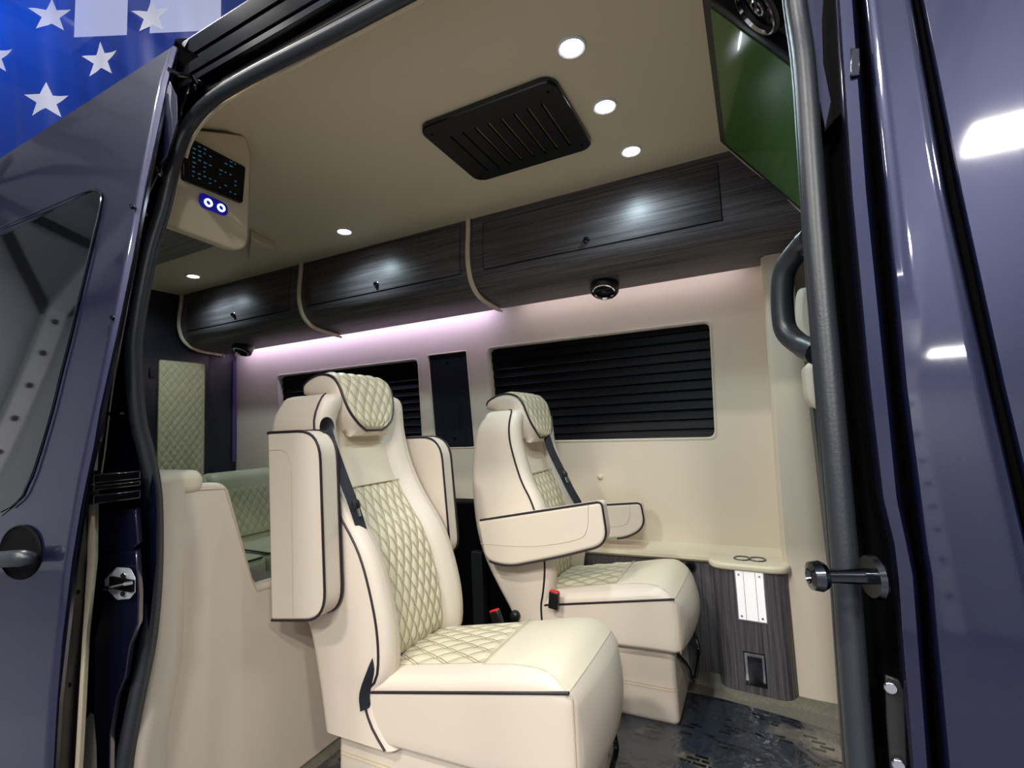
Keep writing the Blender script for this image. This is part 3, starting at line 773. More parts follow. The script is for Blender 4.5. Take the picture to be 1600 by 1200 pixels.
# ---- console with cup holder
cz = empty('console', (-.07, 2.2, 0), 'curved grey wood console with cream top under the wall ledge', 'console')
cx0, cx1 = -.208, .066
cout = round_poly([(cx0, 2.30), (cx0, 2.155), (cx1, 2.135), (cx1, 2.30)], [.0, .10, .09, .0], 8)
mesh('console_body', *prism(cout, 'Z', .0, .470), m_wood_z, cz, sharp=50)
tout = round_poly([(cx0-.012, 2.30), (cx0-.012, 2.143), (cx1+.012, 2.123), (cx1+.012, 2.30)], [.0, .10, .09, .0], 8)
mesh('console_top', *prism(tout, 'Z', .470, .497), m_trim, cz, bevel=.009, bseg=3, sharp=50)
cc = onZ(1172, 857, .50)
for dx in (-.028, .028):
    cu = mesh('cup_holder', *ring((cc.x+dx, 2.225, .498), (0, 0, 1), [(.0, -.03), (.024, -.03), (.026, .002), (.031, .003), (.033, 0)], 24), m_chrome_dark, cz, sharp=40)
def fronty(x, pad=.0):
    # front of the console body at x
    best = 2.3
    n = len(cout)
    for i in range(n):
        a, b = cout[i], cout[(i+1) % n]
        if min(a[0], b[0]) <= x <= max(a[0], b[0]) and abs(a[0]-b[0]) > 1e-9:
            y = a[1] + (b[1]-a[1])*(x-a[0])/(b[0]-a[0]); best = min(best, y)
    return best - pad
def on_console(px, py):
    Y = 2.15
    for _ in range(10): p = onY(px, py, Y); Y = fronty(max(cx0+.002, min(cx1-.002, p.x)))
    return onY(px, py, Y)
def cpatch(name, q, mat, d, par, n=6):
    P = [on_console(*c) for c in q]     # tl tr br bl
    x0 = (P[0].x+P[3].x)/2; x1 = (P[1].x+P[2].x)/2; z1 = (P[0].z+P[1].z)/2; z0 = (P[2].z+P[3].z)/2
    return wrap(name, x0, x1, z0, z1, mat, d, par, n)
def wrap(name, x0, x1, z0, z1, mat, d, par, n=6, base=0):
    V = []; rows = []
    xs = [x0 + (x1-x0)*i/n for i in range(n+1)]
    loop = [[(x, fronty(x, base)), (x, fronty(x, base+d))] for x in xs]
    rows = []
    for z, k in ((z0, 0), (z0, 1), (z1, 1), (z1, 0)): rows.append([(l[k][0], l[k][1], z) for l in loop])
    V, F = grid(rows)
    m = n+1
    F.append((0, m, 2*m, 3*m)); F.append((n, m+n, 2*m+n, 3*m+n))
    return mesh(name, V, F, mat, par, sharp=30)
P = [on_console(*c) for c in ((1147, 890), (1193, 892), (1195, 972), (1151, 970))]
x0, x1, z0, z1 = P[0].x, P[1].x, (P[2].z+P[3].z)/2, (P[0].z+P[1].z)/2
wrap('light_frame', x0, x1, z0, z1, m_chrome, .003, cz)
wrap('light_panel', x0+.004, x1-.004, z0+.005, z1-.005, m_litpanel, .0045, cz)
for k in (.30, .70):
    xx = x0 + (x1-x0)*k; mesh('panel_groove', *box(xx-.0007, xx+.0007, fronty(xx, .0052), fronty(xx, .003), z0+.006, z1-.006), m_chrome_dark, cz)
for kx in (.14, .84):
    for kz in (.09, .90):
        xx = x0 + (x1-x0)*kx; mesh('panel_screw', *disc((xx, fronty(xx, .004), z0+(z1-z0)*kz), (0, -1, 0), .0045, 10, .0015), m_chrome, cz)
P = [on_console(*c) for c in ((1161, 1018), (1195, 1021), (1198, 1074), (1164, 1070))]
x0, x1, z0, z1 = P[0].x, P[1].x, (P[2].z+P[3].z)/2, (P[0].z+P[1].z)/2
wrap('outlet_plate', x0, x1, z0, z1, m_blackgloss, .003, cz)
wrap('outlet_face', x0+.004, x1-.004, z0+.018, z1-.004, m_chrome, .005, cz)
wrap('outlet_cover', x0+.013, x1-.012, z0+.014, z1-.014, m_blackgloss, .009, cz)
for kz in (.35, .5, .65): wrap('outlet_slot', x0+.017, x1-.016, z0+(z1-z0)*kz, z0+(z1-z0)*kz+.004, m_chrome_dark, .010, cz)

# ================================================================== overhead cabinets
def csect(d=0.0):    # cabinet outline in (Y, Z), d = outward offset
    o = d
    return [(2.0-o, CZ), (1.995-o, 2.02), (1.985-o, 1.94), (1.982-o, 1.88), (1.988-o*.95, 1.83), (2.005-o*.8, 1.785-o*.6), (2.04-o*.5, 1.748-o*.85), (2.09-o*.2, 1.727-o), (2.16, 1.716-o), (2.22, 1.711-o), (2.300, 1.706-o)]
CS = [(p.y, p.z) for p in smooth_poly([(0,)+p for p in csect()], 3)]
def cface(z):       # Y of the cabinet front at height z (upper, near-flat part)
    return interp([(p[1], p[0]) for p in reversed(CS[:13])], z)
seps = [-3.52, -2.335, -1.178]
units = [(-3.52, -2.335, 'overhead grey wood cabinet at the rear end of the row', (298, 453, 456, 418, 517, 478)),
         (-2.335, -1.178, 'overhead grey wood cabinet in the middle of the row', None),
         (-1.178, .28, 'overhead grey wood cabinet at the cab end of the row, the longest', None)]
doors = [((-3.46, -2.42), ((292, 455), (455, 416), (453, 482), (298, 518)), (365, 492)),
         ((-2.27, -1.24), ((480, 409), (720, 357), (719, 429), (480, 477)), (588, 444)),
         ((-1.11, -.06), ((755, 350), (1124, 254), (1125, 345), (757, 420)), (916, 375))]
for (x0, x1, lab, _), (dx, dc, knob) in zip(units, doors):
    u = empty('overhead_cabinet', ((x0+x1)/2, 2.2, 1.70), lab, 'cabinet', 'overhead cabinets')
    V, F = grid([[(x, y, z) for y, z in CS] for x in (x0+.004, x0+.3, x1-.3, x1-.004)])
    V, F = merge((V, F), box(x0+.004, x1-.004, 2.298, 2.303, 1.706, 1.80), box(x0+.004, x1-.004, 2.303, 2.398, 1.79, 1.80))
    mesh('cabinet_body', V, F, m_wood_x, u, sharp=50)
    # door: its front stands 2 mm proud, with a dark joint all round
    P = []
    for (px, py) in dc:
        Y = 1.99
        for _ in range(8): p = onY(px, py, Y); Y = cface(p.z)
        P.append(onY(px, py, Y))
    X0 = (P[0].x+P[3].x)/2; X1 = (P[1].x+P[2].x)/2; Z1 = (P[0].z+P[1].z)/2; Z0 = (P[2].z+P[3].z)/2
    nz = 8
    def dgrid(a, b, c, d, off): 
        return grid([[(x, cface(z)-off, z) for x in (a, (a+b)/2, b)] for z in [c + (d-c)*k/nz for k in range(nz+1)]])
    mesh('door_joint', *dgrid(X0-.003, X1+.003, Z0-.003, Z1+.003, .0012), m_gap, u)
    zs_ = [Z0 + (Z1-Z0)*k/nz for k in range(nz+1)]
    rows = [[(x, cface(z)-o, z) for x, o in ((X0, .0015), (X0+.0015, .003), ((X0+X1)/2, .003), (X1-.0015, .003), (X1, .0015))] for z in zs_]
    dd = mesh('door', *grid(rows), m_wood_x, u, sharp=50)
    Y = 1.985
    p = onY(knob[0], knob[1], Y-.006)
    mesh('knob', *ring((p.x, cface(p.z)-.003, p.z), (0, -1, 0), [(0, .016), (.008, .016), (.011, .012), (.013, .004), (.015, .003), (.015, 0)], 20), m_chrome_dark, dd, sharp=30)
def rib_at(x, lab):
    o = csect(.012); o = [(p.y, p.z) for p in smooth_poly([(0,)+p for p in o], 3)]
    o = [q for q in o if q[0] < 2.29]
    t = mesh('cabinet_divider', *tube([(x, y, z) for y, z in o], .0125, 8), m_trim, sharp=60); tag(t, lab, 'divider', 'cabinet dividers')
    e = empty
    p = o[-1]
    mesh('divider_clip', *ring((x+.01, p[0]+.01, p[1]-.004), (0, 0, -1), [(0, .012), (.008, .010), (.010, 0)], 12), m_chrome, t)
rib_at(-3.52, 'curved cream divider strip at the rear end of the overhead cabinets')
rib_at(-2.335, 'curved cream divider strip between the rear and middle overhead cabinets')
rib_at(-1.178, 'curved cream divider strip between the middle and longest overhead cabinets')
# round air outlets under the cabinets
def under(px, py):
    Y = 2.15
    for _ in range(12):
        p = onY(px, py, Y); z = interp([(a, b) for a, b in CS[16:]], p.y); q = onZ(px, py, z); Y = .5*Y + .5*max(2.03, min(2.36, q.y))
    return onZ(px, py, interp([(a, b) for a, b in CS[16:]], Y))
for (px, py, lab) in ((944, 452, 'round chrome and black air outlet under the longest overhead cabinet'), (378, 547, 'round chrome and black air outlet under the rear overhead cabinet')):
    p = onY(px, py, 2.18)
    n = Vector((0, -.50, -1)).normalized()
    o = empty('air_outlet', tuple(p), lab, 'air outlet', 'round air outlets')
    k = 1.0
    mesh('outlet_housing', *ring(p, n, [(.066, -.055), (.066, .006), (.060, .014), (.052, .014), (.05, .004), (0, .004)], 32), m_black, o, sharp=35)
    mesh('outlet_ring', *ring(p, n, [(.052, .012), (.053, .019), (.047, .021), (.043, .014)], 32), m_chrome, o, sharp=50)
    V, F = [], []
    for j in (-.024, -.008, .008, .024):
        w = math.sqrt(.043**2 - j*j); c = p + n*.010
        V, F = merge((V, F), box(c.x-w, c.x+w, c.y+j-.002, c.y+j+.002, c.z-.004, c.z+.004))
    mesh('outlet_fins', V, F, m_black, o); mesh('outlet_centre', *ring(p, n, [(0, .020), (.010, .019), (.012, .010)], 16), m_chrome_dark, o)
# accent strip under the cabinets
ls = mesh('led_strip', *box(-3.45, -1.30, 2.305, 2.312, 1.745, 1.765), m_led); tag(ls, 'thin lilac glowing light strip along the wall under the overhead cabinets', 'light strip')
area('strip_light', (-2.35, 2.315, 1.762), (-2.35, 2.40, 1.45), 2.15, .012, 2.8, (.70, .60, 1), parent=None)
area('strip_light_front', (-.55, 2.315, 1.762), (-.55, 2.40, 1.45), 1.1, .012, .45, (.95, .84, 1), parent=None)

# ================================================================== header panel with screen (cab end)
hx0, hz0 = -.005, CZ      # sloping plane: runs forward and down
hd = Vector((.209, 0, -.29)).normalized(); hn = Vector((-hd.z, 0, hd.x)); hn = Vector((-.81, 0, -.585)).normalized()
def hp_(y, t, o=0):
    return Vector((hx0, y, hz0)) + hd*t + hn*o
def hbox(y0, y1, t0, t1, o0, o1):
    V = [hp_(y, t, o) for y in (y0, y1) for t in (t0, t1) for o in (o0, o1)]
    return V, [(0, 1, 3, 2), (4, 6, 7, 5), (0, 4, 5, 1), (2, 3, 7, 6), (0, 2, 6, 4), (1, 5, 7, 3)]
st('wall_front', hbox(.80, 2.05, -.02, .75, -.02, 0), m_wood_y)
ctrim = mesh('corner_strip', *hbox(1.985, 1.995, -.02, .7, 0, .006), m_trim); tag(ctrim, 'thin cream strip between the overhead cabinets and the sloping front panel', 'trim strip')
tv = empty('television', tuple(hp_(1.6, 0, 0)), 'wide television with a green screen set in the sloping front panel', 'television')
mesh('tv_bezel', *hbox(1.19, 1.90, -.015, .62, .004, .03), m_wood_dark, tv, bevel=.004)
mesh('tv_screen', *hbox(1.215, 1.868, .018, .60, .026, .0325), m_tv, tv, bevel=.001)
spz = hp_(1.02, .13, .004)
sk_ = empty('round_speaker', tuple(spz), 'round black speaker with chrome ring in the front panel beside the television', 'speaker')
c = None
# where the ray through (1190, 8) meets the sloping plane
def on_hdr(px, py, o=0):
    r = ray(px, py); P0 = hp_(0, 0, o); k = (P0 - C0).dot(hn)/r.dot(hn); return C0 + r*k
spc = on_hdr(1193, 2, .004); sk_.location = spc
mesh('speaker_frame', *ring(spc, hn, [(.066, 0), (.066, .016), (.060, .020), (.056, .012), (.052, .004), (0, .004)], 36), m_black, sk_, sharp=40)
mesh('speaker_ring', *ring(spc, hn, [(.0595, .018), (.0605, .024), (.0565, .025), (.054, .018)], 36), m_chrome, sk_, sharp=60)
mesh('speaker_cone', *ring(spc, hn, [(.052, .008), (.028, .001), (.018, .006), (.016, .014), (0, .017)], 28), m_blackgloss, sk_, sharp=40)
mesh('speaker_cap_ring', *ring(spc, hn, [(.018, .012), (.019, .017), (.015, .018)], 24), m_chrome, sk_)

# ================================================================== ceiling fittings
P = [onZ(x, y, CZ-.02) for x, y in ((655, 203), (862, 126), (925, 226), (750, 289))]
ac = empty('ceiling_vent', (sum(p.x for p in P)/4, sum(p.y for p in P)/4, CZ), 'black rectangular slotted air vent plate on the cream ceiling', 'vent')
X0 = (P[0].x+P[3].x)/2; X1 = (P[1].x+P[2].x)/2; Y0 = (P[0].y+P[1].y)/2; Y1 = (P[2].y+P[3].y)/2
outl_ = rrect(X0, X1, Y0, Y1, .045, 6)
slots = []
for k in range(8):
    cx = X0 + (X1-X0)*(.16 + .70*k/7)
    slots.append(rrect(cx-.005, cx+.005, Y0+(Y1-Y0)*.20, Y0+(Y1-Y0)*.86, .0049, 3))
Vt, Ft = holed(outl_, slots, lambda x, y: (x, y, CZ-.020))
mesh('vent_plate', Vt, Ft, m_black, ac, sharp=50)
rim = [[(p[0], p[1], z) for p in q] for q, z in ((outl_, CZ-.020), (rrect(X0-.003, X1+.003, Y0-.003, Y1+.003, .047, 6), CZ-.018), (rrect(X0-.004, X1+.004, Y0-.004, Y1+.004, .047, 6), CZ-.001))]
mesh('vent_rim', *grid(rim, cu=True), m_blackgloss, ac, sharp=60)
mesh('vent_backing', *box(X0+.02, X1-.02, Y0+.02, Y1-.02, CZ-.006, CZ-.004), m_gap, ac)
for k in range(8):
    cx = X0 + (X1-X0)*(.16 + .70*k/7)
    mesh('vent_fin', *box(cx-.001, cx+.003, Y0+(Y1-Y0)*.22, Y0+(Y1-Y0)*.84, CZ-.017, CZ-.006), m_vent_metal if k > 1 else m_black, ac)
    rr_ = [[(a[0], a[1], z) for a in slots[k]] for z in (CZ-.020, CZ-.012)]
    mesh('slot_lip', *grid(rr_, cu=True), m_black, ac)
for kx, ky in ((.06, .1), (.94, .1), (.06, .9), (.94, .9)):
    mesh('vent_screw', *disc((X0+(X1-X0)*kx, Y0+(Y1-Y0)*ky, CZ-.0205), (0, 0, -1), .005, 10, .0015), m_blackgloss, ac)

lights = [((893, 73), 'nearest and largest of the three downlights in a row beside the ceiling vent', 10), ((945, 165), 'middle one of the three downlights in a row beside the ceiling vent', 10), ((986, 235), 'downlight of the row beside the vent that is closest to the longest cabinet', 10),
          ((538, 361), 'downlight in the ceiling in front of the middle overhead cabinet', 13), ((302, 431), 'downlight in the ceiling at the rear, in front of the rear overhead cabinet', 12)]
def downlight(c, lab, w):
    o = empty('downlight', (c.x, c.y, CZ), lab, 'downlight', 'round white ceiling downlights')
    mesh('lamp_rim', *ring((c.x, c.y, CZ), (0, 0, -1), [(.040, 0), (.040, .004), (.036, .007), (.031, .005), (.030, .001)], 32), m_white, o, sharp=50)
    mesh('lamp_lens', *disc((c.x, c.y, CZ-.001), (0, 0, -1), .031, 28, .003), m_disc, o)
    l = bpy.data.lights.new('lamp_beam', 'SPOT'); l.energy = w; l.spot_size = math.radians(150); l.spot_blend = 1; l.shadow_soft_size = .028; l.color = (.72, .92, 1)
    lo = bpy.data.objects.new('lamp_beam', l); COL.objects.link(lo); lo.parent = o; lo.location = (0, 0, -.012)
    return o
for (px, py), lab, w in lights: downlight(onZ(px, py, CZ), lab, w)
# their mirror row near the door side (real fittings of the same ceiling, left side of the aisle)
L4 = onZ(538, 361, CZ)

# ================================================================== rear of the cabin
st('wall_rear', box(XR-.03, XR, .72, 2.42, 0, CZ), m_wood_dark)
ra, rb, rc, rd_ = onX(255, 560, XR+.01), onX(320, 572, XR+.01), onX(320, 745, XR+.01), onX(252, 745, XR+.01)
def quilt_grid(fn, nu, nv, du, dv, amp, mask=None):
    """fn(u, v, h) -> point; u, v in 0..1; du, dv = number of diamonds across / along"""
    V = []; UV = []
    for j in range(nv+1):
        for i in range(nu+1):
            u, v = i/nu, j/nv
            a = u*du + v*dv; b = u*du - v*dv
            s = abs(math.sin(PI*a)*math.sin(PI*b))
            h = amp*(s**.5)
            edge_ = min(1, min(u, 1-u)*12, min(v, 1-v)*20); h *= edge_
            V.append(fn(u, v, h)); UV.append((a, b))
    F = [(j*(nu+1)+i, j*(nu+1)+i+1, (j+1)*(nu+1)+i+1, (j+1)*(nu+1)+i) for j in range(nv) for i in range(nu)]
    return V, F, UV
qz1 = (ra.z+rb.z)/2; qz0 = .55; qy0 = ra.y-.02; qy1 = rb.y
V, F, UV = quilt_grid(lambda u, v, h: (XR + .008 + h, qy0 + (qy1-qy0)*u, qz0 + (qz1-qz0)*v), 48, 150, 6, 16, .006)
qp = mesh('quilted_panel', V, F, m_quilt_rear, uv=UV, sharp=80); tag(qp, 'tall quilted cream leather panel on the dark rear wall', 'wall panel')
qo = rrect(qy0-.006, qy1+.006, qz0-.006, qz1+.006, .02, 4)
mesh('panel_backing', *prism(qo, 'X', XR, XR+.008), m_quilt_rear, qp, bevel=.002)
lk = onX(241, 582, XR+.004)
tag(mesh('wall_switch', *box(XR, XR+.012, lk.y-.03, lk.y+.012, lk.z-.035, lk.z+.03), m_black, bevel=.004), 'small black switch plate on the dark rear wall beside the quilted panel', 'switch')
mesh_ = mesh('rear_corner_post', *prism([(XR, 2.20), (XR+.015, 2.28), (XR+.02, 2.398), (XR, 2.398)], 'Z', .0, 1.70), m_wood_dark); mesh_['kind'] = 'structure'; mesh_.name = 'trim_3'
le = mesh('led_upright', *tube([(XR+.03, 2.375, 1.66), (XR+.03, 2.375, .9)], .012, 6), mk('led_upright_glow', (70, 62, 90), .4, emit=(120, 95, 220), es=.015)); tag(le, 'dim violet light line running down the rear corner post', 'light strip')
# overhead box with the touch screen
XC = -1.46
op = round_poly([(.765, 1.935), (.80, 1.97), (.86, 2.016), (.95, 2.056), (1.022, 2.084), (1.042, 2.03), (1.030, 1.675), (.765, 1.688)], [0, .01, .01, .01, .02, .02, .07, 0], 7)
gb = empty('control_cabinet', (XC, .9, 1.68), 'cream leather overhead cabinet end with touch screen hanging at the door side', 'cabinet')
mesh('end_panel', *prism(op, 'X', XC-.03, XC), m_trim, gb, bevel=.006, bseg=3, sharp=50)
mesh('panel_seam', *tube([(XC+.001, y, z) for y, z in [(p[0]*.985+.012, p[1]*.99+.016) for p in op if p[0] > .75]], .0012, 5), m_thread, gb)
mesh('cabinet_case', *prism([(.80, 1.965), (.86, 2.012), (.95, 2.052), (1.0, 2.08), (1.0, 1.72), (.80, 1.70)], 'X', -3.4, XC-.03), m_wood_x, gb)
sc_ = round_poly([(.845-.03, 1.975), (1.014, 1.967), (1.004, 1.838), (.815, 1.836)], .008, 3)
s_ = mesh('touch_screen', *prism(sc_, 'X', XC, XC+.012), m_screen, gb, bevel=.003)
Vi, Fi = [], []
random.seed(3)
for r_ in range(8):
    for c_ in range(9):
        if random.random() < .42 or (c_ > 3 and random.random() < .45): continue
        y = .842 + c_*.0165; z = 1.958 - r_*.0145
        w = random.uniform(.004, .010); h = .0028
        Vi, Fi = merge((Vi, Fi), box(XC+.012, XC+.0128, y, y+w, z, z+h))
ic = mesh('screen_icons', Vi, Fi, m_icon, s_); ic['kind'] = 'stuff'
b1 = onX(325, 317, XC+.004); b2 = onX(345, 325, XC+.004)
sw = mesh('button_plate', *prism(round_poly([(b1.y-.026, b1.z+.027), (b2.y+.024, b2.z+.020), (b2.y+.022, b2.z-.022), (b1.y-.026, b1.z-.020)], .020, 6), 'X', XC, XC+.005), m_blue_led, gb, bevel=.0015)
for b_ in (b1, b2):
    mesh('lit_button', *ring((XC+.005, b_.y, b_.z), (1, 0, 0), [(.0075, .0), (.0075, .003), (.0125, .003), (.0125, 0)], 20), m_white_led, sw, sharp=30)
# small cream bracket on the ceiling behind it
a = onZ(405, 392, 2.0)
pb = [onZ(x, y, 2.06) for x, y in ((392, 368), (428, 386), (424, 404), (388, 402))]
br = mesh('ceiling_bracket', *prism([(p.x, p.y) for p in pb], 'Z', 2.045, CZ), m_trim, bevel=.006); tag(br, 'small cream ceiling bracket behind the touch screen cabinet', 'bracket')

# half-height galley wall behind the near seat
XG = -1.40
gy = round_poly([(.70, 0), (1.36, 0), (1.36, .35), (1.36, .61), (1.018, .622), (.925, .945), (.808, .955), (.70, .955)], [0, .02, .05, .03, .03, .035, .03, 0], 5)
gw = empty('galley_wall', (XG, .95, 0), 'cream leather half wall with a sloping cut-out behind the near seat', 'partition')
# kerb side: the leather bulges towards the opening
mesh('wall_body', *prism(gy, 'X', XG-.05, XG), m_leather, gw, bevel=.010, bseg=3, sharp=50)
mesh('wall_seam', *tube([(XG+.001, y, z) for y, z in ((.812, .935), (.918, .927), (1.004, .64), (1.02, .606), (1.15, .598))], .0014, 5), m_thread, gw)
side = []
for z in (0, .2, .35, .5, .62, .75, .85, .93, .955, .965):
    y1 = .808 if z > .5 else interp([(0, .765), (.35, .774), (.5, .806)], z)
    d = .0 if z < .94 else (z-.94)*.6
    side.append([(XG+.0, y1, z), (XG+.012, y1-.012, z), (XG+.018, y1-.05, z), (XG+.012, y1-.09, z), (XG-.03, y1-.12, z), (XG-.3, y1-.125, z)])
mesh('side_cover', *grid(side), m_leather, gw, sharp=60)
mesh('top_pad', *soft_box((.40, .14, .07), .03, (4, 3, 2), lambda p: (XG-.19+p.x, .79+p.y, .955+p.z)), m_leather2, gw, sharp=80)
ct = mesh('galley_counter', *box(-2.2, XG-.05, .80, 1.16, .585, .615), m_blackgloss, bevel=.005); tag(ct, 'dark glossy counter edge behind the cream half wall', 'counter')
st('trim_4', box(-2.2, XG-.05, .80, 1.14, .0, .585), m_trim)

# rear bench: three quilted seats
def bench_seat(y0, y1, lab):
    o = empty('bench_seat', (-2.95, (y0+y1)/2, 0), lab, 'bench seat', 'rear bench seats')
    w = y1-y0
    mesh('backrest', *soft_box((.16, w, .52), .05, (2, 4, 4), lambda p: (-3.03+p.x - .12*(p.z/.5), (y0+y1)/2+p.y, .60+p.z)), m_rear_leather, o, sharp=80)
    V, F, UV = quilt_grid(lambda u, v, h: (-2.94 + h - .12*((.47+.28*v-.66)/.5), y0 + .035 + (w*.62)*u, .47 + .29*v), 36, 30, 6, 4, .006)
    mesh('quilted_insert', V, F, m_quilt_cast, o, uv=UV, sharp=80)
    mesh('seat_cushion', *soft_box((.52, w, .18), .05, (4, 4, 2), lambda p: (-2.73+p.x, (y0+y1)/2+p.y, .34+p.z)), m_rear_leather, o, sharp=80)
    mesh('seat_base', *box(-2.95, -2.51, y0+.01, y1-.01, 0, .29), m_rear_leather, o, bevel=.01)
    mesh('piping', *tube([(-2.95, y0+.01, .432), (-2.51, y0+.01, .422), (-2.475, y0+.04, .418), (-2.475, y1-.04, .418)], .005, 6), m_pipe, o)
bench_seat(1.89, 2.39, 'cream quilted rear bench seat, greenish shade in its colour, nearest the far wall')
bench_seat(1.38, 1.88, 'cream quilted rear bench seat, greenish shade in its colour, in the middle, mostly hidden by the half wall')
# ================================================================== captain seats
def make_seat(label, y0, w, front, pipe, rear, head_off, cush_x, base, arms, belt, yaw=0, headw=(.082, .082), top=None):
    """y0 near side, w width; pipe / rear: (x, z) outlines of the front seam and the rear edge of the back's side panel"""
    xf = front
    o = empty('captain_seat', (xf-.3, y0+w/2, 0), label, 'seat', 'cream captain seats')
    y1 = y0+w
    # ---- backrest shell with bolsters
    fz = sorted([(z, x) for x, z in pipe]); rz = sorted([(z, x) for x, z in rear])
    ztop = top or max(fz[-1][0], rz[-1][0]); zbot = min(fz[0][0], rz[0][0])
    N = 34; rows = []; insf = []
    fzs = [(p.x, p.y) for p in smooth_poly([(a, b, 0) for a, b in fz], 4)]; rzs = [(p.x, p.y) for p in smooth_poly([(a, b, 0) for a, b in rz], 4)]
    REC = .048; RF = .034; RR = .036
    def front_x(z): return interp(fzs, z) + .030
    def inset(z):
        return .032*max(0, (z-(ztop-.10))/.10)**2
    def section(z, sh=0):
        a, b = interp(rzs, z)+sh, front_x(z)-sh*.8
        ya, yb = y0 + inset(z) + sh, y1 - inset(z) - sh
        rr = min(RR, (b-a)*.4); rf = min(RF, (b-a)*.3)
        P = []
        for k in range(6):                         # rear near corner
            t = PI/2*k/5; P.append((a+rr-rr*math.sin(PI/2-t) if False else a+rr-rr*math.cos(t), ya+rr-rr*math.sin(t), z))
        for k in range(6):                         # front near corner
            t = PI/2*k/5; P.append((b-rf+rf*math.sin(t), ya+rf-rf*math.cos(t), z))
        W = yb-ya; rec = REC if z < ztop-.10 else REC*max(0, (ztop-z)/.10)
        for k in range(1, 16):
            y = ya+rf + (W-2*rf)*k/16; d = min(y-ya, yb-y)
            s = max(0, min(1, (d-.055)/.045)); s = s*s*(3-2*s)
            P.append((b-rec*s, y, z))
        for k in range(6):
            t = PI/2*k/5; P.append((b-rf+rf*math.cos(t), yb-rf+rf*math.sin(t), z))
        for k in range(6):
            t = PI/2*k/5; P.append((a+rr-rr*math.sin(t), yb-rr+rr*math.cos(t), z))
        return P
    for i in range(N+1):
        rows.append(section(zbot + (ztop-.03-zbot)*i/N))
    for k, sh in ((.5, .006), (.8, .014), (.95, .024), (1.0, .036)):
        q = section(ztop-.03 + .0, sh); rows.append([(p[0], p[1], ztop-.03 + .03*k) for p in q])
    bk = mesh('backrest', *grid(rows, cu=True, cap=True), m_leather, o, sharp=70)
    # piping on both sides
    for s, yy in ((1, y0), (-1, y1)):
        pp = []
        zs_ = [zbot + .0 + (ztop-.012-zbot)*i/40 for i in range(41)]
        for z in zs_: pp.append((interp(fzs, z)-.003, yy + s*(inset(z)+.0005), z))
        lastz = zs_[-1]
        for k in (.3, .6, 1.0): pp.append((interp(fzs, lastz)-.003 - .03*k, yy + s*(inset(lastz) + .012 + .03*k), ztop-.002 + .003*k))
        mesh('piping', *tube(pp, .0042, 6), m_pipe, bk)
    # plain upper and quilted lower insert
    zq = arms['zq']
    def insx(z): return front_x(z) - REC + .004
    zl = cush_x[2]
    def ins(u, z, h, wd=.092):
        return (insx(z) + h*.95, y0 + wd + (w-2*wd)*u, z + h*.25)
    V, F, UV = quilt_grid(lambda u, v, h: ins(u, zl + (zq-zl)*v, h + .004), 72, 112, 6.5, 6.5, .010)
    UV = [(a, b) for a, b in UV]
    mesh('quilted_insert', V, F, m_quilt, bk, uv=UV, sharp=80)
    rows = [[ins(u/10, z, .008*min(1, min(u, 10-u)/1.5)) for u in range(11)] for z in [zq + (ztop-.05-zq)*k/12 for k in range(13)]]
    mesh('upper_insert', *grid(rows), m_leather2, bk, sharp=80)
    mesh('insert_seam', *tube([ins(u/10, zq, .011) for u in range(11)], .0015, 5), m_thread, bk)
    for sgn in (0, 1):    # stitched seam on each bolster
        yy = y0+.040 if sgn == 0 else y1-.040
        mesh('bolster_seam', *tube([(front_x(z)+.0005, yy + (inset(z) if sgn == 0 else -inset(z)), z) for z in [zl + (ztop-.06-zl)*k/30 for k in range(31)]], .0012, 5), m_thread, bk)
    # belt outlet
    hx, hy, hz = belt['hole']
    nrm = Vector(belt.get('n', (1, -.55, .1))).normalized()
    mesh('belt_outlet', *ring((hx, hy, hz), nrm, [(.0, .003), (.022, .003), (.026, .005), (.029, .006), (.032, 0)], 24, up=(0, 0, 1), sy=.70), m_black, bk, sharp=40)
    # ---- headrest
    ho = Vector((head_off[0], 0, head_off[1]))
    O = [(-1.068, 1.160), (-1.055, 1.188), (-1.00, 1.212), (-.95, 1.217), (-.905, 1.203), (-.878, 1.172), (-.864, 1.13), (-.852, 1.085), (-.843, 1.045), (-.848, 1.018)]
    I = [(-1.060, 1.150), (-1.03, 1.145), (-1.0, 1.14), (-.965, 1.135), (-.945, 1.12), (-.935, 1.09), (-.925, 1.06), (-.912, 1.03), (-.895, 1.005), (-.872, .998)]
    WD = [.84, .93, .98, 1.0, 1.0, .99, .95, .84, .62, .30]
    O = smooth_poly([(a, 0, b) for a, b in O], 3); I = smooth_poly([(a, 0, b) for a, b in I], 3); WD = [p.x for p in smooth_poly([(a, 0, 0) for a in WD], 3)]
    hy0, hy1 = y0+headw[0], y1-headw[1]; hw = (hy1-hy0)/2; hm = (hy0+hy1)/2
    rows = []; pipeN, pipeF = [], []
    for a, b, k in zip(O, I, WD):
        a = a + ho; b = b + ho; row = []
        d = (b-a); T = d.length
        for j in range(9):          # outer face, near to far
            y = hm + hw*k*(-1 + 2*j/8); e = abs(-1+2*j/8)**4
            row.append(a + d*(.06*e) + Vector((0, y-a.y, 0)))
        for j in range(1, 4): row.append(a + d*(.06 + .80*j/4) + Vector((0, hm + hw*(k + (max(k, .72)-k)*j/4)*(1+.05*math.sin(PI*j/4)) - a.y, 0)))
        for j in range(9): 
            y = hm + hw*max(k, .72)*.97*(1 - 2*j/8); row.append(b + Vector((0, y-b.y, 0)))
        for j in range(3, 0, -1): row.append(a + d*(.06 + .80*j/4) + Vector((0, hm - hw*(k + (max(k, .72)-k)*j/4)*(1+.05*math.sin(PI*j/4)) - a.y, 0)))
        rows.append(row)
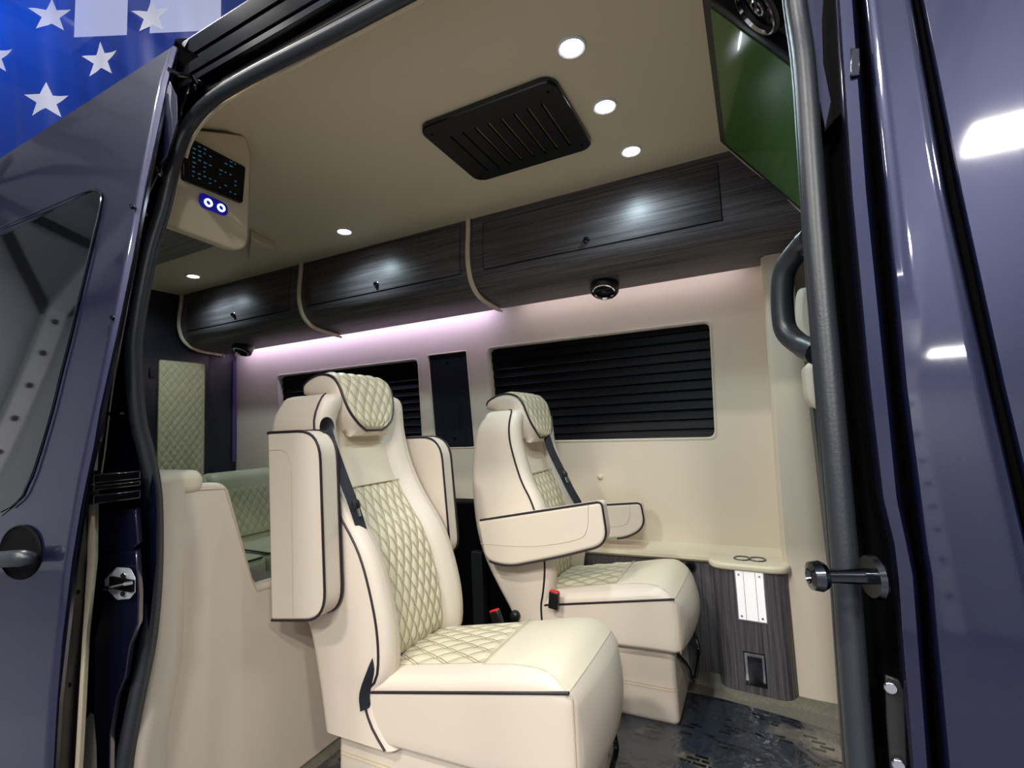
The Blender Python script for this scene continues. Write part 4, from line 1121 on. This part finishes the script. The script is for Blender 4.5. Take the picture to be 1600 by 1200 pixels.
        pipeN.append(a + d*.06 + Vector((0, hm-hw*k*1.005-a.y, 0))); pipeF.append(a + d*.06 + Vector((0, hm+hw*k*1.005-a.y, 0)))
    hr = mesh('headrest', *grid(rows, cu=True, cap=True), m_leather, o, sharp=80)
    mesh('piping', *tube(smooth_poly(pipeN[1:] + pipeF[1:][::-1], 1), .0042, 6), m_pipe, hr)
    # quilted face of the headrest
    nO = len(O); s0 = 5
    def headface(u, v, h):
        t = s0 + (nO-1-s0-.5)*v; i = int(t); f_ = t-i; i2 = min(i+1, nO-1)
        p = O[i]*(1-f_) + O[i2]*f_ + ho; k = WD[i]*(1-f_) + WD[i2]*f_
        tng = (O[i2]-O[max(0, i-1)]).normalized(); n = Vector((tng.z, 0, -tng.x)); n = n if n.dot(Vector((.7, 0, .7))) > 0 else -n
        y = hm + hw*k*.955*(-1+2*u)
        q = p + n*(h + .0015 - .0025*abs(-1+2*u)**4); return (q.x, y, q.z)
    V, F, UV = quilt_grid(headface, 54, 66, 5.5, 4.8, .006)
    mesh('quilted_face', V, F, m_quilt, hr, uv=UV, sharp=80)
    # ---- cushion
    xr_, zr, _ = cush_x      # x of the rear end, seam height there
    zf = arms['zf']
    def seam(x): return zr + (zf-zr)*(x-xr_)/(xf-xr_)
    Lc = xf - xr_ + .10; hb = base['top']
    size = (Lc, w, .28)
    def cf(p):
        u = (p.x + Lc/2)/Lc; v = (p.y + w/2)/w; t = (p.z+.14)/.28
        bow = .050*max(0, math.sin(PI*min(1, max(0, v))))**.6 * (u**3)
        x = xr_ - .10 + Lc*u + bow*(.35 + .65*math.sin(PI*min(1, max(0, t*.9+.05))))
        y = y0 + .006 + (w-.012)*v
        crown = .036*(max(0, math.sin(PI*v))**.5)*(1-.55*max(0, (u-.80)/.20)**2) + .010*math.exp(-((u-.80)/.14)**2)*math.sin(PI*v)
        ztop_ = seam(x) + .022 + crown
        ztop_ -= .05*max(0, (u-.88)/.12)**2
        zb = hb - .012 + .012*(u)
        z = zb + (ztop_-zb)*t
        return (x, y, z)
    mesh('seat_cushion', *soft_box(size, .026, (16, 12, 6), cf), m_leather, o, sharp=80)
    cu = o.children[-1]
    # insert of the cushion: quilted at the back, plain saddle in front
    def ctop(u, v, h, lift=.003):
        x, y, z = cf(Vector((Lc*(u-.5), w*(v-.5), .14))); return (x, y, z + h + lift)
    V, F, UV = quilt_grid(lambda u, v, h: ctop(.16+.46*v, .15+.70*u, h, .001), 50, 60, 5.5, 3.2, .007)
    mesh('quilted_insert', V, F, m_quilt, cu, uv=UV, sharp=80)
    rows = [[ctop(.62+.36*j/12, (.13-.11*(j/12)**2)+(.74+.22*(j/12)**2)*i/12, 0, .0008) for i in range(13)] for j in range(13)]
    mesh('saddle_panel', *grid(rows), m_leather2, cu, sharp=80)
    mesh('saddle_seam', *tube([ctop(.625+.02*math.sin(PI*i/10), .12+.76*i/10, .004) for i in range(11)], .0014, 5), m_thread, cu)
    for yy in (y0+.005, y1-.005):
        pp = [(x, yy + (.001 if yy < y1 else -.001), seam(x)) for x in [xr_ + (xf-(.004 if yy < y0+w/2 else .06)-xr_)*k/16 for k in range(17)]]
        mesh('piping', *tube(pp, .0042, 6), m_pipe, cu)
    mesh('corner_seam', *tube([(xf+.006, y0+.004, seam(xf)-.01-(seam(xf)-hb-.02)*k/6) for k in range(7)], .0015, 5), m_thread, cu)
    # ---- base plinth
    bx0, bx1, by0, by1 = base['x0'], base['x1'], y0+base['in'], y1-base['in']
    L, Wd, Hh = bx1-bx0, by1-by0, hb-.002
    def bf(p):
        t = p.z/Hh + .5; fl = .014*(1-t)
        return ((bx0+bx1)/2 + p.x*(1+fl), (by0+by1)/2 + p.y*(1+fl), Hh/2 + p.z)
    mesh('base', *soft_box((L, Wd, Hh), .022, (3, 3, 5), bf), m_leather, o, sharp=80)
    bs = o.children[-1]
    for zz_ in (.118, .128):
        lp = rrect(bx0-.002, bx1+.002, by0-.002, by1+.002, .024, 4); mesh('base_seam', *tube([(a, b, zz_) for a, b in lp], .0014, 5, closed=True), m_thread, bs)
    # slide lever at the front
    lx = bx1; ly = y0 + base['in'] + .05
    lever = smooth_poly([(lx-.02, ly+.24, .235), (lx+.02, ly+.24, .235), (lx+.045, ly+.22, .19), (lx+.05, ly+.20, .150), (lx+.05, ly+.02, .135), (lx+.03, ly+.01, .19), (lx-.02, ly+.01, .235)], 4)
    mesh('slide_lever', *tube(lever, .008, 8), m_blackgloss, o)
    # ---- armrests
    for key in ('near', 'far'):
        a = arms.get(key)
        if not a: continue
        out = round_poly(a['poly'], a['r'], 7); ya, yb = a['y']
        m = mesh('armrest', *prism(out, 'Y', ya, yb), m_leather, o, bevel=.012, bseg=3, sharp=60)
        for yy in a['pipe']:
            idx = a.get('part'); pts_ = out if idx is None else [out[i % len(out)] for i in range(int(idx[0]*len(out)), int(idx[1]*len(out)))]
            cx = sum(p[0] for p in out)/len(out); cz_ = sum(p[1] for p in out)/len(out)
            q = [(cx + (p[0]-cx)*1.0, yy, cz_ + (p[1]-cz_)*1.0) for p in pts_]
            mesh('piping', *tube(q, .0042, 6, closed=idx is None), m_pipe, m)
        if a.get('seam'):
            mesh('armrest_seam', *tube(smooth_poly([(x, ya-.0005 if key == 'near' else ya-.0005, z) for x, z in a['seam']], 4), .0012, 5), m_thread, m)
        if a.get('pivot'):
            px_, pz_ = a['pivot']; mesh('pivot_cap', *ring((px_, ya+.02, pz_), (0, -1, 0), [(0, .014), (.018, .012), (.022, 0)], 20), m_black, m)
    # ---- belt, buckle, knob
    def ribbon(name, pts, wid, mat, par, nrm=(.3, -1, 0), th=.0015):
        P = smooth_poly(pts, 5); rows = []
        for i, p in enumerate(P):
            t = (P[min(i+1, len(P)-1)] - P[max(0, i-1)]).normalized(); s = t.cross(Vector(nrm)).normalized(); n = s.cross(t)
            rows.append([p + s*wid/2 + n*th, p - s*wid/2 + n*th, p - s*wid/2 - n*th, p + s*wid/2 - n*th])
        return mesh(name, *grid(rows, cu=True, cap=True), mat, par, sharp=30)
    bl = ribbon('seat_belt', belt['pts'], belt.get('w', .034), m_belt, o, belt.get('bn', (.3, -1, 0)))
    tq = Vector(belt['tongue']); td = Vector(belt['tdir']).normalized()
    mesh('belt_tongue', *tube([tq - td*.016, tq, tq + td*.010], [.010, .013, .009], 8), m_black, bl)
    mesh('tongue_blade', *tube([tq + td*.010, tq + td*.034], .0055, 6), m_chrome, bl)
    for b in belt['buckles']:
        c = Vector(b['c']); up = Vector(b['up']).normalized(); sd = up.cross(Vector((0, 1, 0))).normalized(); fr = sd.cross(up)
        def bx(a0, a1, wv, d): 
            V = [c + up*u_ + sd*s_ + fr*f_ for u_ in (a0, a1) for s_ in (-wv, wv) for f_ in (-d, d)]
            return V, [(0, 1, 3, 2), (4, 6, 7, 5), (0, 4, 5, 1), (2, 3, 7, 6), (0, 2, 6, 4), (1, 5, 7, 3)]
        q = mesh('buckle', *bx(-.045, .018, .019, .011), m_black, o, bevel=.004)
        mesh('release_button', *bx(.013, .022, .0175, .0085), m_red, q, bevel=.002)
        if b.get('stalk'): mesh('buckle_stalk', *tube([c - up*.04, c - up*.10], .010, 8), m_black, q)
    if belt.get('knob'):
        c = Vector(belt['knob']); mesh('recline_knob', *ring(c, (.15, -1, .05), [(0, .026), (.012, .025), (.018, .020), (.021, .010), (.020, 0)], 22), m_black, o, sharp=50)
    return o

# ---- near seat
YA = 1.11; WA = .42
pipeA = [(-1.238, 1.195), (-1.247, 1.13), (-1.245, 1.08), (-1.215, .96), (-1.156, .845), (-1.074, .728), (-1.028, .606), (-1.004, .486), (-1.010, .381), (-1.058, .325), (-1.035, .25), (-.985, .192)]
rearA = [(-1.385, 1.204), (-1.432, 1.188), (-1.458, 1.155), (-1.470, 1.10), (-1.472, 1.02), (-1.462, .85), (-1.440, .68), (-1.36, .55), (-1.302, .49), (-1.262, .35), (-1.232, .192)]
h1 = onY(511, 667, YA+.012)
bA = [onY(x, y, Y) for x, y, Y in ((511, 672, 1.10), (520, 700, 1.105), (536, 745, 1.115), (551, 785, 1.125), (566, 830, 1.14), (583, 890, 1.15), (596, 960, 1.15), (596, 1010, 1.14), (583, 1045, 1.108), (570, 1082, 1.100), (571, 1108, 1.104))]
armA = dict(zq=.895, zf=.448,
    near=dict(poly=[(-1.372, 1.085), (-1.145, 1.085), (-1.128, .55), (-1.355, .520)], r=[.012, .09, .08, .012], y=(1.035, 1.100), pipe=(1.035, 1.101), part=(.10, .90),
              seam=[(-1.375, 1.03), (-1.29, 1.025), (-1.265, .97), (-1.262, .80), (-1.258, .545)]),
    far=dict(poly=[(-1.30, 1.045), (-1.075, 1.045), (-1.045, .60), (-1.28, .58)], r=[.03, .09, .07, .02], y=(1.545, 1.61), pipe=(1.547, 1.608)))
make_seat('near cream leather captain seat with both armrests folded upright', YA, WA, -.434, pipeA, rearA, (-.345, .062), (-1.04, .335, .40),
    dict(x0=-1.20, x1=-.47, top=.205, **{'in': .035}), armA,
    dict(hole=tuple(h1), pts=bA, w=.030, tongue=tuple(onY(557, 790, 1.12)), tdir=(.35, 0, -1), bn=(1, -.6, .2),
         buckles=[dict(c=tuple(onY(775, 962, 1.62)), up=(-.35, 0, 1))], knob=None))
# ---- far seat
YB = 1.80; WB = .44
pipeB = [(-.905, 1.130), (-.908, 1.06), (-.900, .983), (-.863, .854), (-.820, .765), (-.785, .64), (-.777, .523), (-.790, .42), (-.800, .376), (-.80, .30)]
rearB = [(-1.00, 1.140), (-1.045, 1.115), (-1.08, 1.05), (-1.105, .93), (-1.108, .80), (-1.095, .65), (-1.06, .53), (-1.001, .42), (-.955, .345), (-.935, .30)]
h2 = onY(853, 676, 2.07)
bB = [onY(x, y, Y) for x, y, Y in ((853, 678, 2.06), (862, 705, 2.06), (880, 742, 2.07), (893, 768, 2.08), (905, 790, 2.10), (914, 820, 2.14))]
armB = dict(zq=.865, zf=.451,
    near=dict(poly=[(-1.035, .700), (-.515, .790), (-.500, .640), (-.68, .585), (-.90, .530), (-1.005, .545)], r=[.02, .02, .06, .06, .05, .04], y=(1.725, 1.795), pipe=(1.727,), part=(.14, .90),
              seam=[(-1.02, .61), (-.80, .615), (-.62, .65), (-.575, .69), (-.565, .775)]),
    far=dict(poly=[(-.95, .665), (-.490, .705), (-.476, .600), (-.56, .545), (-.95, .51)], r=[.02, .02, .05, .05, .04], y=(2.245, 2.31), pipe=(2.247,), part=(.14, .80),
              seam=[(-.75, .585), (-.58, .60), (-.545, .64), (-.54, .695)]))
make_seat('far cream leather captain seat by the windows with its armrests down', YB, WB, -.296, pipeB, rearB, (0, 0), (-.80, .372, .42),
    dict(x0=-.80, x1=-.322, top=.262, **{'in': .05}), armB,
    dict(hole=tuple(h2), pts=bB, w=.036, tongue=tuple(onY(883, 742, 2.04)), tdir=(.35, 0, -1), n=(1, -.2, .1), bn=(1, -.8, .2),
         buckles=[dict(c=tuple(onY(866, 932, 1.775)), up=(.12, 0, 1))], knob=tuple(onY(806, 961, 1.80))))

# ---- cab seat glimpsed past the pillar, grab handle, seat rail stand between the seats
cs = empty('cab_seat', (.55, 2.2, -.3), 'cream and black cab seat glimpsed between pillar and door seal', 'seat')
def blob(name, pts, Y, th, mat, r=.02):
    P = [onY(x, y, Y) for x, y in pts]; o2 = round_poly([(p.x, p.z) for p in P], r, 5)
    return mesh(name, *prism(o2, 'Y', Y, Y+th), mat, cs, bevel=.02, bseg=3, sharp=60)
blob('headrest', [(1246, 447), (1330, 447), (1330, 534), (1256, 534), (1243, 505)], 2.02, .10, m_leather, .03)
blob('shoulder_pad', [(1256, 566), (1330, 560), (1330, 645), (1276, 642), (1262, 622)], 1.98, .16, m_leather, .03)
blob('backrest', [(1266, 600), (1360, 600), (1360, 960), (1312, 950), (1300, 900), (1282, 740)], 2.02, .14, m_handle, .02)
blob('seat_pedestal', [(1305, 900), (1400, 900), (1400, 1150), (1330, 1150)], 2.04, .12, m_black, .01)
hp2 = smooth_poly([onY(x, y, Y) for x, y, Y in ((1268, 372, .80), (1250, 388, .83), (1228, 418, .85), (1222, 450, .855), (1223, 490, .855), (1229, 518, .85), (1250, 538, .83), (1277, 551, .80))], 5)
gh = mesh('grab_handle', *tube(hp2, [.016 if 3 < i < len(hp2)-4 else .0175 for i in range(len(hp2))], 12), m_handle, sharp=60)
tag(gh, 'black curved grab handle on the pillar at the right of the door opening', 'handle')
for q, n in ((hp2[0], 0), (hp2[-1], 1)): mesh('handle_foot', *soft_box((.05, .06, .05), .015, (2, 2, 2), lambda p, q=q: q + Vector((.025, 0, 0)) + p), m_handle, gh, sharp=80)
# B-pillar inner cover behind the handle
st('trim_5', *[grid([[(.125, .90, z), (.13, .84, z), (.24, .80, z)] for z in (-.3, .8, 1.9)])], m_black)
# magazine stand / frame seen dark between the seats
sf = empty('seat_frame_rail', (-1.25, 1.75, 0), 'dark metal frame with grey bracket in the gap between the two seats', 'frame')
a = onY(742, 850, 2.20); b = onY(765, 935, 2.20)
mesh('grey_bracket', *box(a.x*.955, (b.x-.012)*.955, 2.06, 2.10, b.z-.1, a.z), m_handle, sf, bevel=.004)
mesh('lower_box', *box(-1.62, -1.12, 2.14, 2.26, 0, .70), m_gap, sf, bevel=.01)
